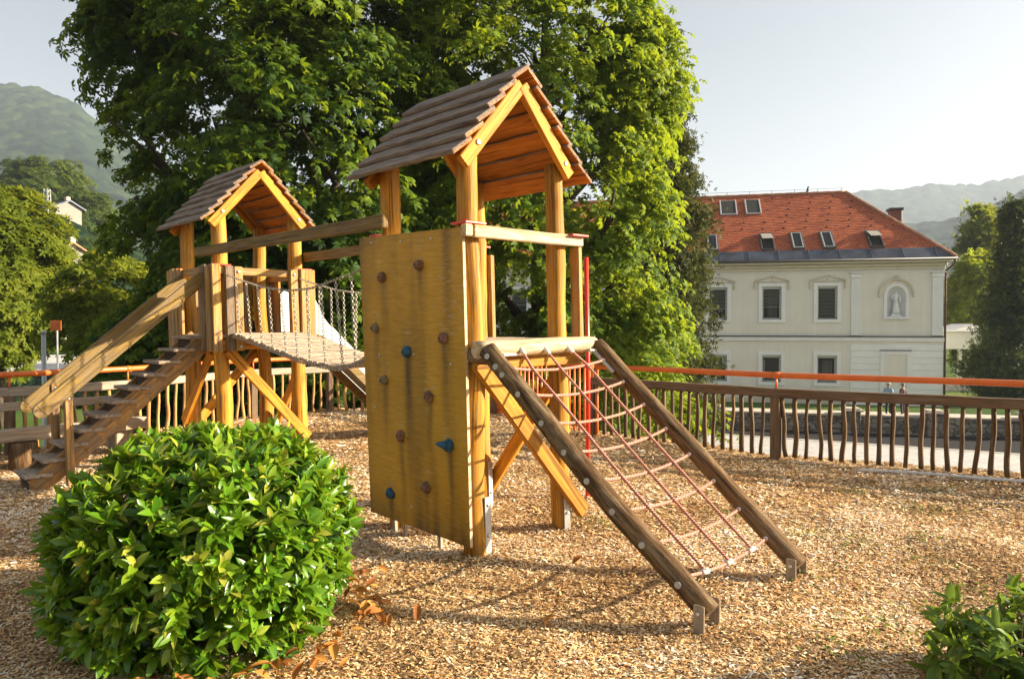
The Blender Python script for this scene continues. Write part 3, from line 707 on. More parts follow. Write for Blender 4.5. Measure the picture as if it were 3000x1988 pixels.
# ---- hanging bridge
br = thing('suspension_bridge', 'sagging plank bridge hung on chains between the two roofed towers', 'bridge', (-1.8, 6.9, 0))
F = FR
bt = [1.16, 1.5, 1.9, 2.6, 3.3, 4.0, 4.20]; bz = [1.47, 1.325, 1.25, 1.305, 1.42, 1.53, 1.545]
from_b = np.linspace(1.16, 4.19, 33)
def cub(x):                                      # smooth interpolation of the sag
    k = np.array([-.06, 0, .06]); return float(np.mean(np.interp(x + k * 2, bt, bz)))
for i, b in enumerate(from_b):
    z = cub(b); sl_ = (cub(b + .05) - cub(b - .05)) / .1
    one('bridge_plank', M['deck'], br, lambda mb: mb.beam(F(.03 + random.uniform(-.012, .012), b, z), F(.90 + random.uniform(-.012, .012), b, z + random.uniform(-.006, .006)), .077, .034, D3(0, -sl_, 1), .006, 2, wob=.0015))
def chain(mb, pts, pitch=.027, r=.0042, ll=.036, ww=.012):
    pts = [V3(p) for p in pts]; seg = [(pts[i + 1] - pts[i]).length for i in range(len(pts) - 1)]; T = sum(seg); n = max(2, int(T / pitch)); k = 0; acc = 0
    for i in range(n):
        d = (i + .5) * T / n
        while k < len(seg) - 1 and d > acc + seg[k]: acc += seg[k]; k += 1
        c = pts[k].lerp(pts[k + 1], (d - acc) / seg[k]); x = (pts[k + 1] - pts[k]).normalized()
        y = x.cross(Z if abs(x.z) < .9 else V3((1, 0, 0))).normalized(); z_ = x.cross(y)
        if i % 2: y, z_ = z_, y
        ring = []
        for j in range(8):
            an = j * math.pi / 4; ring.append(c + x * (math.cos(an) * ll / 2) + y * (math.sin(an) * ww))
        vs = []; 
        for j in range(8):
            rd = (ring[j] - c).normalized()
            for q in range(4):
                a2 = q * math.pi / 2; vs.append(ring[j] + rd * (math.cos(a2) * r) + z_ * (math.sin(a2) * r))
        mb.add(vs, [[j * 4 + q, ((j + 1) % 8) * 4 + q, ((j + 1) % 8) * 4 + (q + 1) % 4, j * 4 + (q + 1) % 4] for j in range(8) for q in range(4)], None, None, 0, True)
for a in (.03, .88):
    cb = [1.10, 1.5, 2.3, 2.75, 3.3, 3.8, 4.14]; cz = [2.24, 2.11, 1.995, 1.99, 2.045, 2.14, 2.215]
    hpts = [F(a - (.02 if a < .5 else -.02), b, float(np.interp(b, cb, cz))) for b in np.linspace(1.10, 4.14, 40)]
    one('hand_chain', M['chain'], br, lambda mb: chain(mb, hpts))
    for b in np.linspace(1.32, 3.95, 11):
        top = F(a - (.02 if a < .5 else -.02), b, float(np.interp(b, cb, cz)) - .01); bot = F(a, b - .02 + random.uniform(-.03, .03), cub(b) + .01)
        one('hanger_chain', M['chain'], br, lambda mb: chain(mb, [top, bot]))
    one('edge_chain', M['chain'], br, lambda mb: chain(mb, [F(a, b, cub(b) - .026) for b in np.linspace(1.1, 4.2, 36)]))
one('overhead_beam', M['beam'], br, lambda mb: mb.beam(F(-.135, .83, 2.475), F(-.135, 4.64, 2.50), .06, .108, Z, .008, 8, wob=.004))
one('overhead_beam', M['beam'], br, lambda mb: mb.beam(F(1.075, .80, 2.50), F(1.075, 4.32, 2.50), .06, .108, Z, .008, 8, wob=.004))
# ------------------------------------------------------------------ fences
def fence(name, label, pts, spacing, hb, rail_h=.80, seed=1, wav=.03, stick='stick', postpts=None, hand=1.02):
    rnd = random.Random(seed); pts = [V3((p[0], p[1], 0)) for p in pts]
    root = thing(name, label, 'fence', tuple(pts[len(pts) // 2]))
    for i in range(len(pts) - 1):
        d = (pts[i + 1] - pts[i]).normalized()
        one('top_rail', M[hb], root, lambda mb: mb.beam(pts[i] + Z * rail_h - d * .03, pts[i + 1] + Z * rail_h + d * (.0), .10, .115, Z, .010, 6, wob=.004))
    for p in (postpts or pts):
        p = V3((p[0], p[1], 0))
        one('fence_post', M['fence'], root, lambda mb: mb.beam(p - Z * .1, p + Z * (rail_h - .055), .115, .115, (pts[1] - pts[0]).normalized(), .012, 4, wob=.002))
        one('rail_bracket', M['orange'], root, lambda mb: mb.tube([p + Z * (rail_h + .05), p + Z * (hand - .02)], .014, 8))
    acc = 0; nxt = spacing * .6
    for i in range(len(pts) - 1):
        L = (pts[i + 1] - pts[i]).length; d = (pts[i + 1] - pts[i]).normalized(); nrm = d.cross(Z)
        x = nxt
        while x < L:
            if min(x, L - x) > .07:
                c = pts[i] + d * x; s_ = rnd.uniform(0, 99); k = rnd.choice((.4, .7, 1.0, 1.6)) * wav; tilt = rnd.uniform(-.025, .025)
                P = [c + Z * (.01 + (rail_h - .06) * t) + d * (k * mnoise.noise(V3((t * 1.7 + s_, 2, 0))) + tilt * (t - .5)) + nrm * (k * .5 * mnoise.noise(V3((t * 1.7, s_, 4)))) for t in np.linspace(0, 1, 9)]
                r0 = rnd.uniform(.021, .030)
                one('picket', M[stick], root, lambda mb: mb.tube(P, [r0 * (1.1 - .15 * j / 8 + .12 * mnoise.noise(V3((j * .6, s_, 9)))) for j in range(9)], 8, wob=.1, seed=s_))
            x += spacing * rnd.uniform(.86, 1.14)
        nxt = x - L
    one('handrail', M['orange'], root, lambda mb: mb.tube(sum([[pts[i].lerp(pts[i + 1], t) + Z * hand for t in (0.02, .5, .98)] for i in range(len(pts) - 1)], []), .037, 12))
    for p in pts[1:-1]: one('rail_joint', M['orange'], root, lambda mb: mb.tube([p + Z * hand - (pts[1] - pts[0]).normalized() * .05, p + Z * hand + (pts[1] - pts[0]).normalized() * .05], .041, 12))
    return root
FENCE_R = [(1.22, 10.75), (3.3, 8.85), (5.6, 7.5), (7.6, 6.45), (9.6, 5.2)]
fence('picket_fence', 'fence of crooked sticks with an orange handrail in front of the villa street', FENCE_R, .134, 'fence', .80, 5, .026)
FENCE_L = [(-9.6, 6.6), (-7.8, 8.2), (-6.35, 8.95), (-5.5, 10.15), (-4.6, 12.6), (-3.5, 13.6), (-1.9, 13.75), (-.3, 13.1)]
fence('picket_fence', 'stick fence with an orange handrail behind the bench, the stairs and the hanging bridge', FENCE_L, .155, 'bench', .80, 9, .045, 'stick_lit')
gr = thing('steel_railing', 'orange steel bar railing seen under the nearer tower, in front of green foliage', 'railing', (.5, 12, 0))
g0 = V3((-.3, 13.1, 0)); g1 = V3((1.22, 10.75, 0))
one('handrail', M['orange'], gr, lambda mb: mb.tube([g0 + Z * 1.04, g1 + Z * 1.02], .035, 12))
one('lower_rail', M['orange'], gr, lambda mb: mb.tube([g0 + Z * .10, g1 + Z * .09], .018, 10))
for i in range(22):
    p = g0.lerp(g1, (i + .5) / 22)
    one('bar', M['orange'], gr, lambda mb: mb.tube([p + Z * .0, p + Z * 1.02], .017, 8))
for p in (g0, g1): one('railing_post', M['orange'], gr, lambda mb: mb.tube([p - Z * .1 + V3((.06, -.06, 0)), p + Z * 1.03 + V3((.06, -.06, 0))], .026, 10))
# ------------------------------------------------------------------ bench
bn = thing('park_bench', 'weathered plank bench standing behind the foot of the play tower stairs', 'bench', (-5.3, 8.6, 0))
bd = V3((.63, .777, 0)); bnrm = V3((-.777, .63, 0)); bs = V3((-6.05, 7.70, 0))
for o_, z_ in ((0, .385), (.20, .375)):
    one('seat_plank', M['bench'], bn, lambda mb: mb.beam(bs + bnrm * o_ + Z * z_, bs + bnrm * o_ + bd * 2.0 + Z * z_, .14, .15 if o_ == 0 else .07, Z, .012, 6, wob=.003))
one('backrest', M['bench'], bn, lambda mb: mb.beam(bs + bnrm * .50 + Z * .67 - bd * .25, bs + bnrm * .42 + bd * 1.95 + Z * .67, .05, .10, Z, .010, 6, wob=.003))
for t in (.22, 1.75):
    one('leg', M['bench'], bn, lambda mb: mb.beam(bs + bd * t + bnrm * .12 - Z * .05, bs + bd * t + bnrm * .12 + Z * .31, .20, .16, bnrm, .012))
    one('back_support', M['bench'], bn, lambda mb: mb.beam(bs + bd * t + bnrm * .38 - Z * .05, bs + bd * t + bnrm * .42 + Z * .72, .12, .09, bd, .01))
mb = MB(); c = bs + bd * .62 + bnrm * -.02; mb.tube([c - Z * .03, c + Z * .12, c + Z * .30], [.15, .145, .14], 16, wob=.12, seed=4)
o = mb.build('log_stump', M['log'], loc=tuple(c)); tag(o, 'short dark log stump standing under the edge of the plank bench', 'stump')

# ------------------------------------------------------------------ ground
edge = [(-16, -8), (-16, 2), (-10.2, 6.7), (-8.1, 8.5), (-6.6, 9.2), (-5.8, 10.3), (-4.85, 12.8), (-3.6, 13.95), (-1.8, 14.1), (-.1, 13.4), (1.45, 10.95), (3.45, 9.15), (5.75, 7.8), (7.8, 6.75), (9.9, 5.4), (14, 1), (14, -8)]
V = [(x, y, -.06) for x, y in edge] + [(x, y, -3.4) for x, y in edge]; n = len(edge)
# a fine sheet for the top so that the surface can undulate a little
Fm = [list(range(n))[::-1]] + [[i, (i + 1) % n, n + (i + 1) % n, n + i] for i in range(n)]
o = mesh_obj('playground', V, Fm, [M['mulch'], M['stone']], None, None, None, [0] + [1] * n, False); o['kind'] = 'structure'
rs = np.random.RandomState(3)
def hgt(x, y):                                   # the mulch lies in shallow heaps and hollows
    x = np.asarray(x, float); y = np.asarray(y, float)
    h = (vnoise(x * .55 + 31, y * .55 + 17, 41) - .5) * .07 + (vnoise(x * 1.7 + 11, y * 1.7 + 7, 42) - .5) * .035 + (vnoise(x * 5 + 3, y * 5 + 9, 43) - .5) * .014
    for px, py in ((-.26, 5.17), (.41, 5.84), (-.93, 5.84), (1.09, 3.93), (1.9, 4.68)): h = h + .012 * np.exp(-((x - px) ** 2 + (y - py) ** 2) / .08)
    return h - .012
sx_ = np.arange(-11, 12, .11); sy_ = np.arange(-3, 14.2, .11); SX, SY = np.meshgrid(sx_, sy_)
Vs_ = np.stack([SX, SY, hgt(SX, SY)], -1).reshape(-1, 3); nx_ = len(sx_)
cxx = (SX[:-1, :-1] + .055).ravel(); cyy = (SY[:-1, :-1] + .055).ravel()
def hnoise(x, y, seed=1): return vnoise(x, y, seed)
MULCH = True
# wood chips: flat curled flakes, thickest in the mulch close to the viewpoint
def inst(tv, tf, C, N, size, rs, spin=None, scale3=None):
    tv = np.asarray(tv, dtype=np.float32); tf = np.asarray(tf); n = len(C); k = len(tv)
    N = N / np.linalg.norm(N, axis=1, keepdims=True)
    a = np.where(np.abs(N[:, 2:3]) < .95, np.array([[0, 0, 1.]]), np.array([[1., 0, 0]]))
    X = np.cross(a, N); X /= np.linalg.norm(X, axis=1, keepdims=True); Y = np.cross(N, X)
    an = rs.rand(n) * 2 * math.pi if spin is None else spin
    ca, sa = np.cos(an)[:, None], np.sin(an)[:, None]; X, Y = X * ca + Y * sa, Y * ca - X * sa
    T = tv[None] * np.asarray(size).reshape(-1, 1, 1)
    if scale3 is not None: T = T * scale3[:, None, :]
    V = C[:, None, :] + T[:, :, 0:1] * X[:, None] + T[:, :, 1:2] * Y[:, None] + T[:, :, 2:3] * N[:, None]
    F = (tf[None] + (np.arange(n) * k)[:, None, None]).reshape(-1, tf.shape[1])
    return V.reshape(-1, 3), F
def in_poly(x, y, poly):
    c = np.zeros(len(x), bool); j = len(poly) - 1
    for i in range(len(poly)):
        xi, yi = poly[i]; xj, yj = poly[j]
        c ^= ((yi > y) != (yj > y)) & (x < (xj - xi) * (y - yi) / (yj - yi + 1e-12) + xi); j = i
    return c
ok_ = in_poly(cxx, cyy, edge)
ii, jj = np.meshgrid(np.arange(len(sy_) - 1), np.arange(nx_ - 1), indexing='ij'); ii = ii.ravel()[ok_]; jj = jj.ravel()[ok_]
o = mesh_obj('mulch', Vs_, np.stack([ii * nx_ + jj, ii * nx_ + jj + 1, (ii + 1) * nx_ + jj + 1, (ii + 1) * nx_ + jj], -1), M['mulch'], None, None, None, None, True); o['kind'] = 'structure'
cx_, cy_, cs_ = [], [], []
for (y0, y1, dens, sz) in ((2.8, 4.2, 9500, .56), (4.2, 6.2, 6500, .62), (6.2, 9, 2600, .85), (9, 14, 700, 1.3)):
    A = (y1 ** 2 - y0 ** 2) * 1.1; n = int(A * dens)
    y = np.sqrt(y0 ** 2 + rs.rand(n) * (y1 ** 2 - y0 ** 2)); x = (rs.rand(n) * 2 - 1) * 1.1 * y
    k = in_poly(x, y, edge); cx_.append(x[k]); cy_.append(y[k]); cs_.append(np.full(k.sum(), sz))
cx_ = np.concatenate(cx_); cy_ = np.concatenate(cy_); cs_ = np.concatenate(cs_); n = len(cx_)
N = np.stack([rs.randn(n) * .20, rs.randn(n) * .20, np.ones(n)], -1)
Cc = np.stack([cx_, cy_, hgt(cx_, cy_) + .003 + rs.rand(n) ** 2 * .016], -1)
ln = .016 + rs.gamma(2.2, .0075, n); ln = np.clip(ln, .01, .085) * np.where(rs.rand(n) < .03, 1.9, 1)
s3 = np.stack([ln * cs_, np.clip(ln * (.18 + .35 * rs.rand(n)), .005, .022) * cs_, ln * cs_], -1)
tv = [(-.5, -.5, 0), (.5, -.35, .06), (.5, .4, .04), (-.5, .5, -.02), ]
V, Fq = inst(tv, [[0, 1, 2, 3]], Cc, N, np.ones(n), rs, scale3=s3)
pat = hnoise(cx_ * 1.3 + 20, cy_ * 1.3, 4) * .34 + hnoise(cx_ * .4 + 9, cy_ * .5, 6) * .26 + (hnoise(cx_ * 4 + 2, cy_ * 4, 16) - .5) * .25
r = np.clip(rs.beta(1.2, 1.05, n) * .9 + pat - .16, 0, 1)
o = mesh_obj('wood_chips', V, Fq, M['chip'], None, None, np.repeat(r, 4), None, False); tag(o, 'brown and tan wood chip mulch covering the playground', None, None, 'stuff')
print('chips', n)
# needles / dry grass wisps in the mulch
n = 11000; y = np.sqrt(2.4 ** 2 + rs.rand(n) * (8.5 ** 2 - 2.4 ** 2)); x = (rs.rand(n) * 2 - 1) * .8 * y
k = (hnoise(x * 1.6 + 5, y * 1.6, 12) > .62) & in_poly(x, y, edge); x = x[k]; y = y[k]; n = len(x)
N = np.stack([rs.randn(n) * .5, rs.randn(n) * .5, np.ones(n)], -1)
V, Fq = inst([(-.5, -.02, 0), (0, -.02, .12), (.5, 0, 0), (0, .02, .12)], [[0, 1, 2, 3]], np.stack([x, y, hgt(x, y) + .012 + rs.rand(n) * .02], -1), N, .05 + rs.rand(n) * .07, rs)
o = mesh_obj('dry_grass', V, Fq, M['drygrass'], None, None, np.repeat(rs.rand(n), 4)); tag(o, 'rusty dry grass wisps scattered in the mulch', None, None, 'stuff')
# weeds
n = 900; cxs = [(2.6, 5.3), (2.9, 4.9), (2.35, 5.6), (2.0, 4.6), (3.1, 5.4), (.75, 5.9), (.55, 6.5), (2.05, 3.9), (2.2, 3.6), (1.7, 3.6), (3.7, 6.3), (4.2, 7.0), (1.9, 6.2), (-3.7, 5.6), (2.9, 4.4), (2.5, 4.1), (3.4, 7.0)]
ci = rs.randint(0, len(cxs), n); cc = np.array(cxs)[ci]; P = cc + rs.randn(n, 2) * .12
N = np.stack([rs.randn(n) * .7, rs.randn(n) * .7, np.ones(n)], -1)
V, Fq = inst([(0, 0, 0), (.45, -.16, .25), (1, 0, .2), (.45, .16, .25)], [[0, 1, 2, 3]], np.stack([P[:, 0], P[:, 1], hgt(P[:, 0], P[:, 1]) + .01 + rs.rand(n) * .02], -1), N, .02 + rs.rand(n) * .03, rs)
o = mesh_obj('weeds', V, Fq, M['weed'], None, None, np.repeat(rs.rand(n), 4)); tag(o, 'small yellow green weeds sprouting in the mulch', None, None, 'stuff')
# ribbed white hose along the fence foot
hs = [(3.95, 8.08), (4.6, 7.72), (5.3, 7.34), (6.0, 6.97), (6.6, 6.66)]
def hose(mb):
    pts = []; rad = []
    P = [V3((x, y, .022 + float(hgt(x, y)))) for x, y in hs]
    for i in range(len(P) - 1):
        n = int((P[i + 1] - P[i]).length / .034)
        for j in range(n):
            t = j / n; pts.append(P[i].lerp(P[i + 1], t) + V3((0, .02 * math.sin((i + t) * 4), 0))); rad.append(.028 if len(pts) % 2 else .014)
    mb.tube(pts, rad, 8)
mb = MB(); hose(mb); o = mb.build('drainage_hose', M['white_plastic'], loc=(5.3, 7.34, 0)); tag(o, 'ribbed white hose lying on the mulch along the foot of the street fence', 'hose')
# valley floor and roads
def sheet(name, pts, z, mat, kind='structure'):
    o = mesh_obj(name, [(x, y, z) for x, y in pts], [list(range(len(pts)))], M[mat]); o['kind'] = kind; return o
gx = np.concatenate([np.linspace(-1950, -150, 12), np.linspace(-100, 100, 21), np.linspace(150, 1950, 12)]); gy = np.concatenate([np.linspace(-600, -50, 5), np.linspace(-20, 160, 19), np.linspace(220, 1950, 12)])
GX, GY = np.meshgrid(gx, gy)
GZ = -3.2 + 0 * GX
Vt = np.stack([GX, GY, GZ], -1).reshape(-1, 3); nx = len(gx)
Ft = np.array([[i * nx + j, i * nx + j + 1, (i + 1) * nx + j + 1, (i + 1) * nx + j] for i in range(len(gy) - 1) for j in range(nx - 1)])
o = mesh_obj('ground', Vt, Ft, M['grass']); o['kind'] = 'structure'
# street side: wall line, road, kerb, pavement  (directions measured along the street)
wd_ = V3((12.9, -3.4, 0)).normalized(); kd = V3((10.8, -5.4, 0)).normalized()
wb = V3((7.7, 32.3, 0)); kb = V3((7.4, 30.0, 0))
def L2(b, d, t): p = b + d * t; return (p.x, p.y)
road = [L2(wb, wd_, -40), L2(wb, wd_, 60), L2(kb, kd, 60), L2(kb, kd, -30)]
sheet('road', road, -3.0, 'asphalt')
sheet('pavement', [L2(kb, kd, -30), L2(kb, kd, 60), (40, -20), (14, 0), (0, 14), (-14, 26)], -2.89, 'pavement')
mb = MB(); mb.beam(V3((*L2(kb, kd, -30), -2.97)), V3((*L2(kb, kd, 60), -2.97)), .28, .19, Z, .01, 1); o = mb.build('kerb', M['kerb'], kind='structure')
def slab(mb, pts, z0, z1):
    n = len(pts); mb.add([(x, y, z1) for x, y in pts] + [(x, y, z0) for x, y in pts], [list(range(n))] + [[i, (i + 1) % n, n + (i + 1) % n, n + i] for i in range(n)])
# raised verge behind the stone wall: gravel path and lawn
pn = V3((.2549, .967, 0))
def off(t, o_): p = wb + wd_ * t + pn * o_; return (p.x, p.y)
sheet('path', [off(-40, 7.6), off(50, 7.6), off(50, 10.2), off(-40, 10.2)], -3.19, 'pathm')
wl = thing('stone_wall', 'low rubble stone wall with pale coping slabs and square pillars along the street', 'wall', (14, 30.5, -3.1))
one('wall_body', M['stone'], wl, lambda mb: mb.beam(wb - wd_ * 14 + pn * .25 - Z * 2.70, wb + wd_ * 34 + pn * .25 - Z * 2.70, .5, .84, Z, .02, 1))
one('coping', M['cap'], wl, lambda mb: [mb.beam(wb + wd_ * (i * 1.6 - 14) + pn * .25 - Z * 2.235, wb + wd_ * (i * 1.6 - 14 + 1.585) + pn * .25 - Z * 2.235, .60, .08, Z, .012) for i in range(30)])
for t in (-6.2, 1.35, 7.15, 10.35, 13.9, 20):
    p = wb + wd_ * t + pn * .12
    pl = one('pillar', M['stone'], wl, lambda mb: mb.beam(p - Z * 3.1, p - Z * 2.06, .72, .66, wd_, .02))
    one('pillar_cap', M['cap'], pl, lambda mb: (mb.beam(p - Z * 2.06, p - Z * 1.98, .92, .86, wd_, .02), mb.beam(p - Z * 1.98, p - Z * 1.92, .70, .66, wd_, .02)))
# ------------------------------------------------------------------ vegetation
PALM = []; PALMF = []
for k_, (an, L_) in enumerate(((-115, .34), (-62, .46), (-20, .54), (22, .54), (64, .46), (118, .34))):
    c_, s_ = math.cos(R(an)), math.sin(R(an)); w_ = L_ * .21
    P4 = [(.02, 0, 0), (L_ * .62, -w_, -.05 * L_), (L_, 0, -.42 * L_), (L_ * .62, w_, -.05 * L_)]
    PALM += [(x * c_ - y * s_, x * s_ + y * c_, z) for x, y, z in P4]; PALMF.append([k_ * 4 + j for j in range(4)])
KITE = [(0, 0, 0), (.5, -.30, .04), (1, 0, -.12), (.5, .30, .04)]; KITEF = [[0, 1, 2, 3]]
SPRIG = []; SPRIGF = []                               # a few small leaves on one twig
for k_, (x_, y_, an, L_) in enumerate(((0, 0, 0, .55), (.1, .05, 75, .5), (.1, -.05, -75, .5), (.38, .02, 40, .5), (.38, -.02, -40, .5))):
    c_, s_ = math.cos(R(an)), math.sin(R(an)); w_ = L_ * .27
    SPRIG += [(x_ + x * c_ - y * s_ - .3, y_ + x * s_ + y * c_, z) for x, y, z in ((0, 0, 0), (L_ * .5, -w_, .03), (L_, 0, -.1), (L_ * .5, w_, .03))]; SPRIGF.append([k_ * 4 + j for j in range(4)])
def fbm3(D, f, seed):
    return np.array([mnoise.noise(V3((d[0] * f + seed, d[1] * f - seed, d[2] * f + 2 * seed))) for d in D])
def crown_cloud(rs, cen, ax, nclump, lpc, crad, leaf, tmpl, seed, inner=.35, bump=.16, drop=.45, upb=.7, front=None, tone=.5, zmin=None, shell=.08):
    D = rs.randn(nclump, 3); D /= np.linalg.norm(D, axis=1, keepdims=True)
    if front is not None:                         # thin out the side nobody can see, keep it closed
        keep = (D[:, 1] < .35) | (rs.rand(nclump) < front); D = D[keep]
    n = len(D); isin = rs.rand(n) < inner
    rf = np.where(isin, .35 + .5 * rs.rand(n), 1 - np.abs(rs.randn(n)) * shell)
    rf = rf * (1 + bump * 1.6 * fbm3(D, 1.7, seed) + bump * .9 * fbm3(D, 4.1, seed + 7))
    C = np.array(cen) + D * np.array(ax) * rf[:, None]
    if zmin is not None: k = C[:, 2] > zmin; C = C[k]; D = D[k]; n = len(C)
    Nn = D / np.array(ax); Nn /= np.linalg.norm(Nn, axis=1, keepdims=True); Nn = Nn * .75 + np.array([0, 0, upb]); Nn /= np.linalg.norm(Nn, axis=1, keepdims=True)
    m = n * lpc; ci = np.repeat(np.arange(n), lpc); cr = crad * (.65 + .7 * rs.rand(n))[ci]
    N1 = Nn[ci]; a = np.cross(N1, np.array([0.1, .2, 1.])); a /= np.linalg.norm(a, axis=1, keepdims=True); b = np.cross(N1, a)
    r = np.sqrt(rs.rand(m)) * cr; ph = rs.rand(m) * 2 * math.pi
    P = C[ci] + a * (r * np.cos(ph))[:, None] + b * (r * np.sin(ph))[:, None] + N1 * (rs.randn(m) * .14 * cr)[:, None]
    P[:, 2] -= drop * r * r / cr
    LN = N1 + rs.randn(m, 3) * .38
    V, F = inst(tmpl[0], tmpl[1], P, LN, leaf * (.7 + .6 * rs.rand(m)), rs)
    ct = rs.rand(n)
    rr = np.clip(tone - .5 + .55 * ct[ci] + .45 * rs.rand(m), 0, 1)
    return V, F, np.repeat(rr, len(tmpl[0]))
def trunk_mb(base, top, r, limbs, seed, spread=2.5, h0=.45):
    rnd = random.Random(seed); mb = MB(); base = V3(base); top = V3(top)
    pts = log_pts(base, top, 10, .25, seed); mb.tube(pts, [r * (1.25 if i == 0 else 1) * (1 - .78 * i / 10) for i in range(11)], 12, wob=.1, seed=seed)
    for i in range(limbs):
        t = lerp(h0, .92, (i + rnd.random() * .6) / limbs); p = along(pts, t); an = i * 2.4 + rnd.random(); L_ = spread * (1.15 - .6 * t)
        d = V3((math.cos(an), math.sin(an), .45 + .4 * rnd.random())).normalized(); q = p + d * L_
        P = [p.lerp(q, s_) + V3((0, 0, .25 * L_ * s_ * s_)) + V3((mnoise.noise(V3((s_ * 3, i, seed))), mnoise.noise(V3((s_ * 3, i + 9, seed))), 0)) * .2 * L_ * .4 for s_ in np.linspace(0, 1, 7)]
        r1 = r * (1 - .75 * t) * .6; mb.tube(P, [r1 * (1 - .8 * s_) + .008 for s_ in np.linspace(0, 1, 7)], 7)
        for j in (3, 4, 5):
            a2 = an + rnd.choice((-1, 1)) * rnd.uniform(.5, 1.1); d2 = V3((math.cos(a2), math.sin(a2), .35)); L2_ = L_ * .45
            Q = [P[j] + d2 * L2_ * s_ + V3((0, 0, .1 * L2_ * s_)) for s_ in np.linspace(0, 1, 5)]
            mb.tube(Q, [r1 * .4 * (1 - .8 * s_) + .006 for s_ in np.linspace(0, 1, 5)], 5)
    return mb
def merge(parts):
    Vs, Fs, Rs = [], [], []; o_ = 0
    for V, F, r in parts: Vs.append(V); Fs.append(F + o_); Rs.append(r); o_ += len(V)
    return np.concatenate(Vs), np.concatenate(Fs), np.concatenate(Rs)
def tree(name, label, base, clouds, mat, trunk, cat='tree', group=None):
    root = thing(name, label, cat, base, group)
    V, F, r = merge(clouds)
    mesh_obj('crown', V, F, M[mat], root, None, r)
    if trunk: trunk.build('trunk', M['bark'], root)
    return root
T_P = (PALM, PALMF); T_K = (KITE, KITEF); T_S = (SPRIG, SPRIGF)
rs = np.random.RandomState(11)
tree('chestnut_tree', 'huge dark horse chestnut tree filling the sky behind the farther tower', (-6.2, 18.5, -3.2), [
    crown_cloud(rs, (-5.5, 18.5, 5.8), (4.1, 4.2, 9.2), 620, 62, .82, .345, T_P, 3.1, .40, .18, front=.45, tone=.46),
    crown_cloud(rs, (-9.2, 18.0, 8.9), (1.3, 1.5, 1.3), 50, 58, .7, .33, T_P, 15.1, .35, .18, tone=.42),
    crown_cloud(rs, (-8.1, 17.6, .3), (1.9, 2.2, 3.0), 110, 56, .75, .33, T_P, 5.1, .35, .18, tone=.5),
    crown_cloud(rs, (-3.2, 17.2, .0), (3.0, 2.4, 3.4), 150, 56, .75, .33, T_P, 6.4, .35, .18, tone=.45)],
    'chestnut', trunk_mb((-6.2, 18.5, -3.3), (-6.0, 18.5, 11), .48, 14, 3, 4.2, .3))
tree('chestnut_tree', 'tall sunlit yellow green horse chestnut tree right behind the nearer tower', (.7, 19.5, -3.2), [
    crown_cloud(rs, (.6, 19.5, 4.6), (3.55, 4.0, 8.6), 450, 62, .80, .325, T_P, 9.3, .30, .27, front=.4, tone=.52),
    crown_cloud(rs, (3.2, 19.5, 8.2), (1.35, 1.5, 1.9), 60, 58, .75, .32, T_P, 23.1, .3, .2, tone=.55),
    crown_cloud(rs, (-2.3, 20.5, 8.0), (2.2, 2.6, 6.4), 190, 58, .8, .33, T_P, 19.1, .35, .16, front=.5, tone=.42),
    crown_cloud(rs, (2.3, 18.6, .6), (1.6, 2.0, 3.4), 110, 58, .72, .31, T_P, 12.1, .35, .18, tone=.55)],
    'chestnut_lit', trunk_mb((.7, 19.5, -3.3), (.9, 19.5, 10), .40, 12, 7, 3.6, .3))
# conifer beside the villa: tufts that stand out from a ragged cone
def cone_cloud(rs, base, top_z, rad, nclump, lpc, crad, leaf, tmpl, seed, ragged=.22, power=.8, tone=.5, lift=.5, z0=0.0):
    H = top_z - base[2]; u = rs.rand(nclump) ** 1.15 * (1 - z0) + z0; ph = rs.rand(nclump) * 2 * math.pi
    prof = rad * ((1 - u) ** power) * np.minimum(1, (u + .06) / .16)
    D = np.stack([np.cos(ph), np.sin(ph), u * 3], -1)
    rf = np.where(rs.rand(nclump) < .3, .3 + .5 * rs.rand(nclump), 1 - np.abs(rs.randn(nclump)) * .08) * (1 + ragged * 2 * fbm3(D, 2.2, seed) + ragged * fbm3(D, 6, seed + 3))
    C = np.stack([base[0] + np.cos(ph) * (prof * rf + .05), base[1] + np.sin(ph) * (prof * rf + .05), base[2] + u * H], -1)
    m = nclump * lpc; ci = np.repeat(np.arange(nclump), lpc); cr = crad * (.6 + .8 * rs.rand(nclump))[ci]
    out = np.stack([np.cos(ph), np.sin(ph), np.full(nclump, lift)], -1)[ci]
    P = C[ci] + rs.randn(m, 3) * np.array([.42, .42, .30]) * cr[:, None] + out * (rs.rand(m) * .6 * cr)[:, None]
    V, F = inst(tmpl[0], tmpl[1], P, rs.randn(m, 3) * .8 + np.array([0, 0, .5]), leaf * (.7 + .6 * rs.rand(m)), rs)
    return V, F, np.repeat(np.clip(tone - .5 + .6 * rs.rand(nclump)[ci] + .4 * rs.rand(m), 0, 1), len(tmpl[0]))
tree('conifer_tree', 'olive green shaggy conifer between the sunlit chestnut and the villa roof', (5.3, 26.5, -3.2), [cone_cloud(rs, (5.35, 26.5, -3.2), 9.6, 1.8, 620, 66, .60, .20, T_S, 4.4, .30, .42, .5, .35)],
     'yew', trunk_mb((5.3, 26.5, -3.3), (5.3, 26.5, 9), .3, 10, 5, 1.8, .2))
tree('conifer_tree', 'dark dense conifer at the edge of the photo on the far side of the villa', (31.0, 44, -3.2), [cone_cloud(rs, (31.2, 44, -3.2), 8.9, 2.35, 480, 60, .72, .26, T_S, 8.8, .22, 1.0, .45, .5)],
     'thuja', trunk_mb((31.0, 44, -3.3), (31.0, 44, 8.5), .3, 6, 8, 1.5, .2))
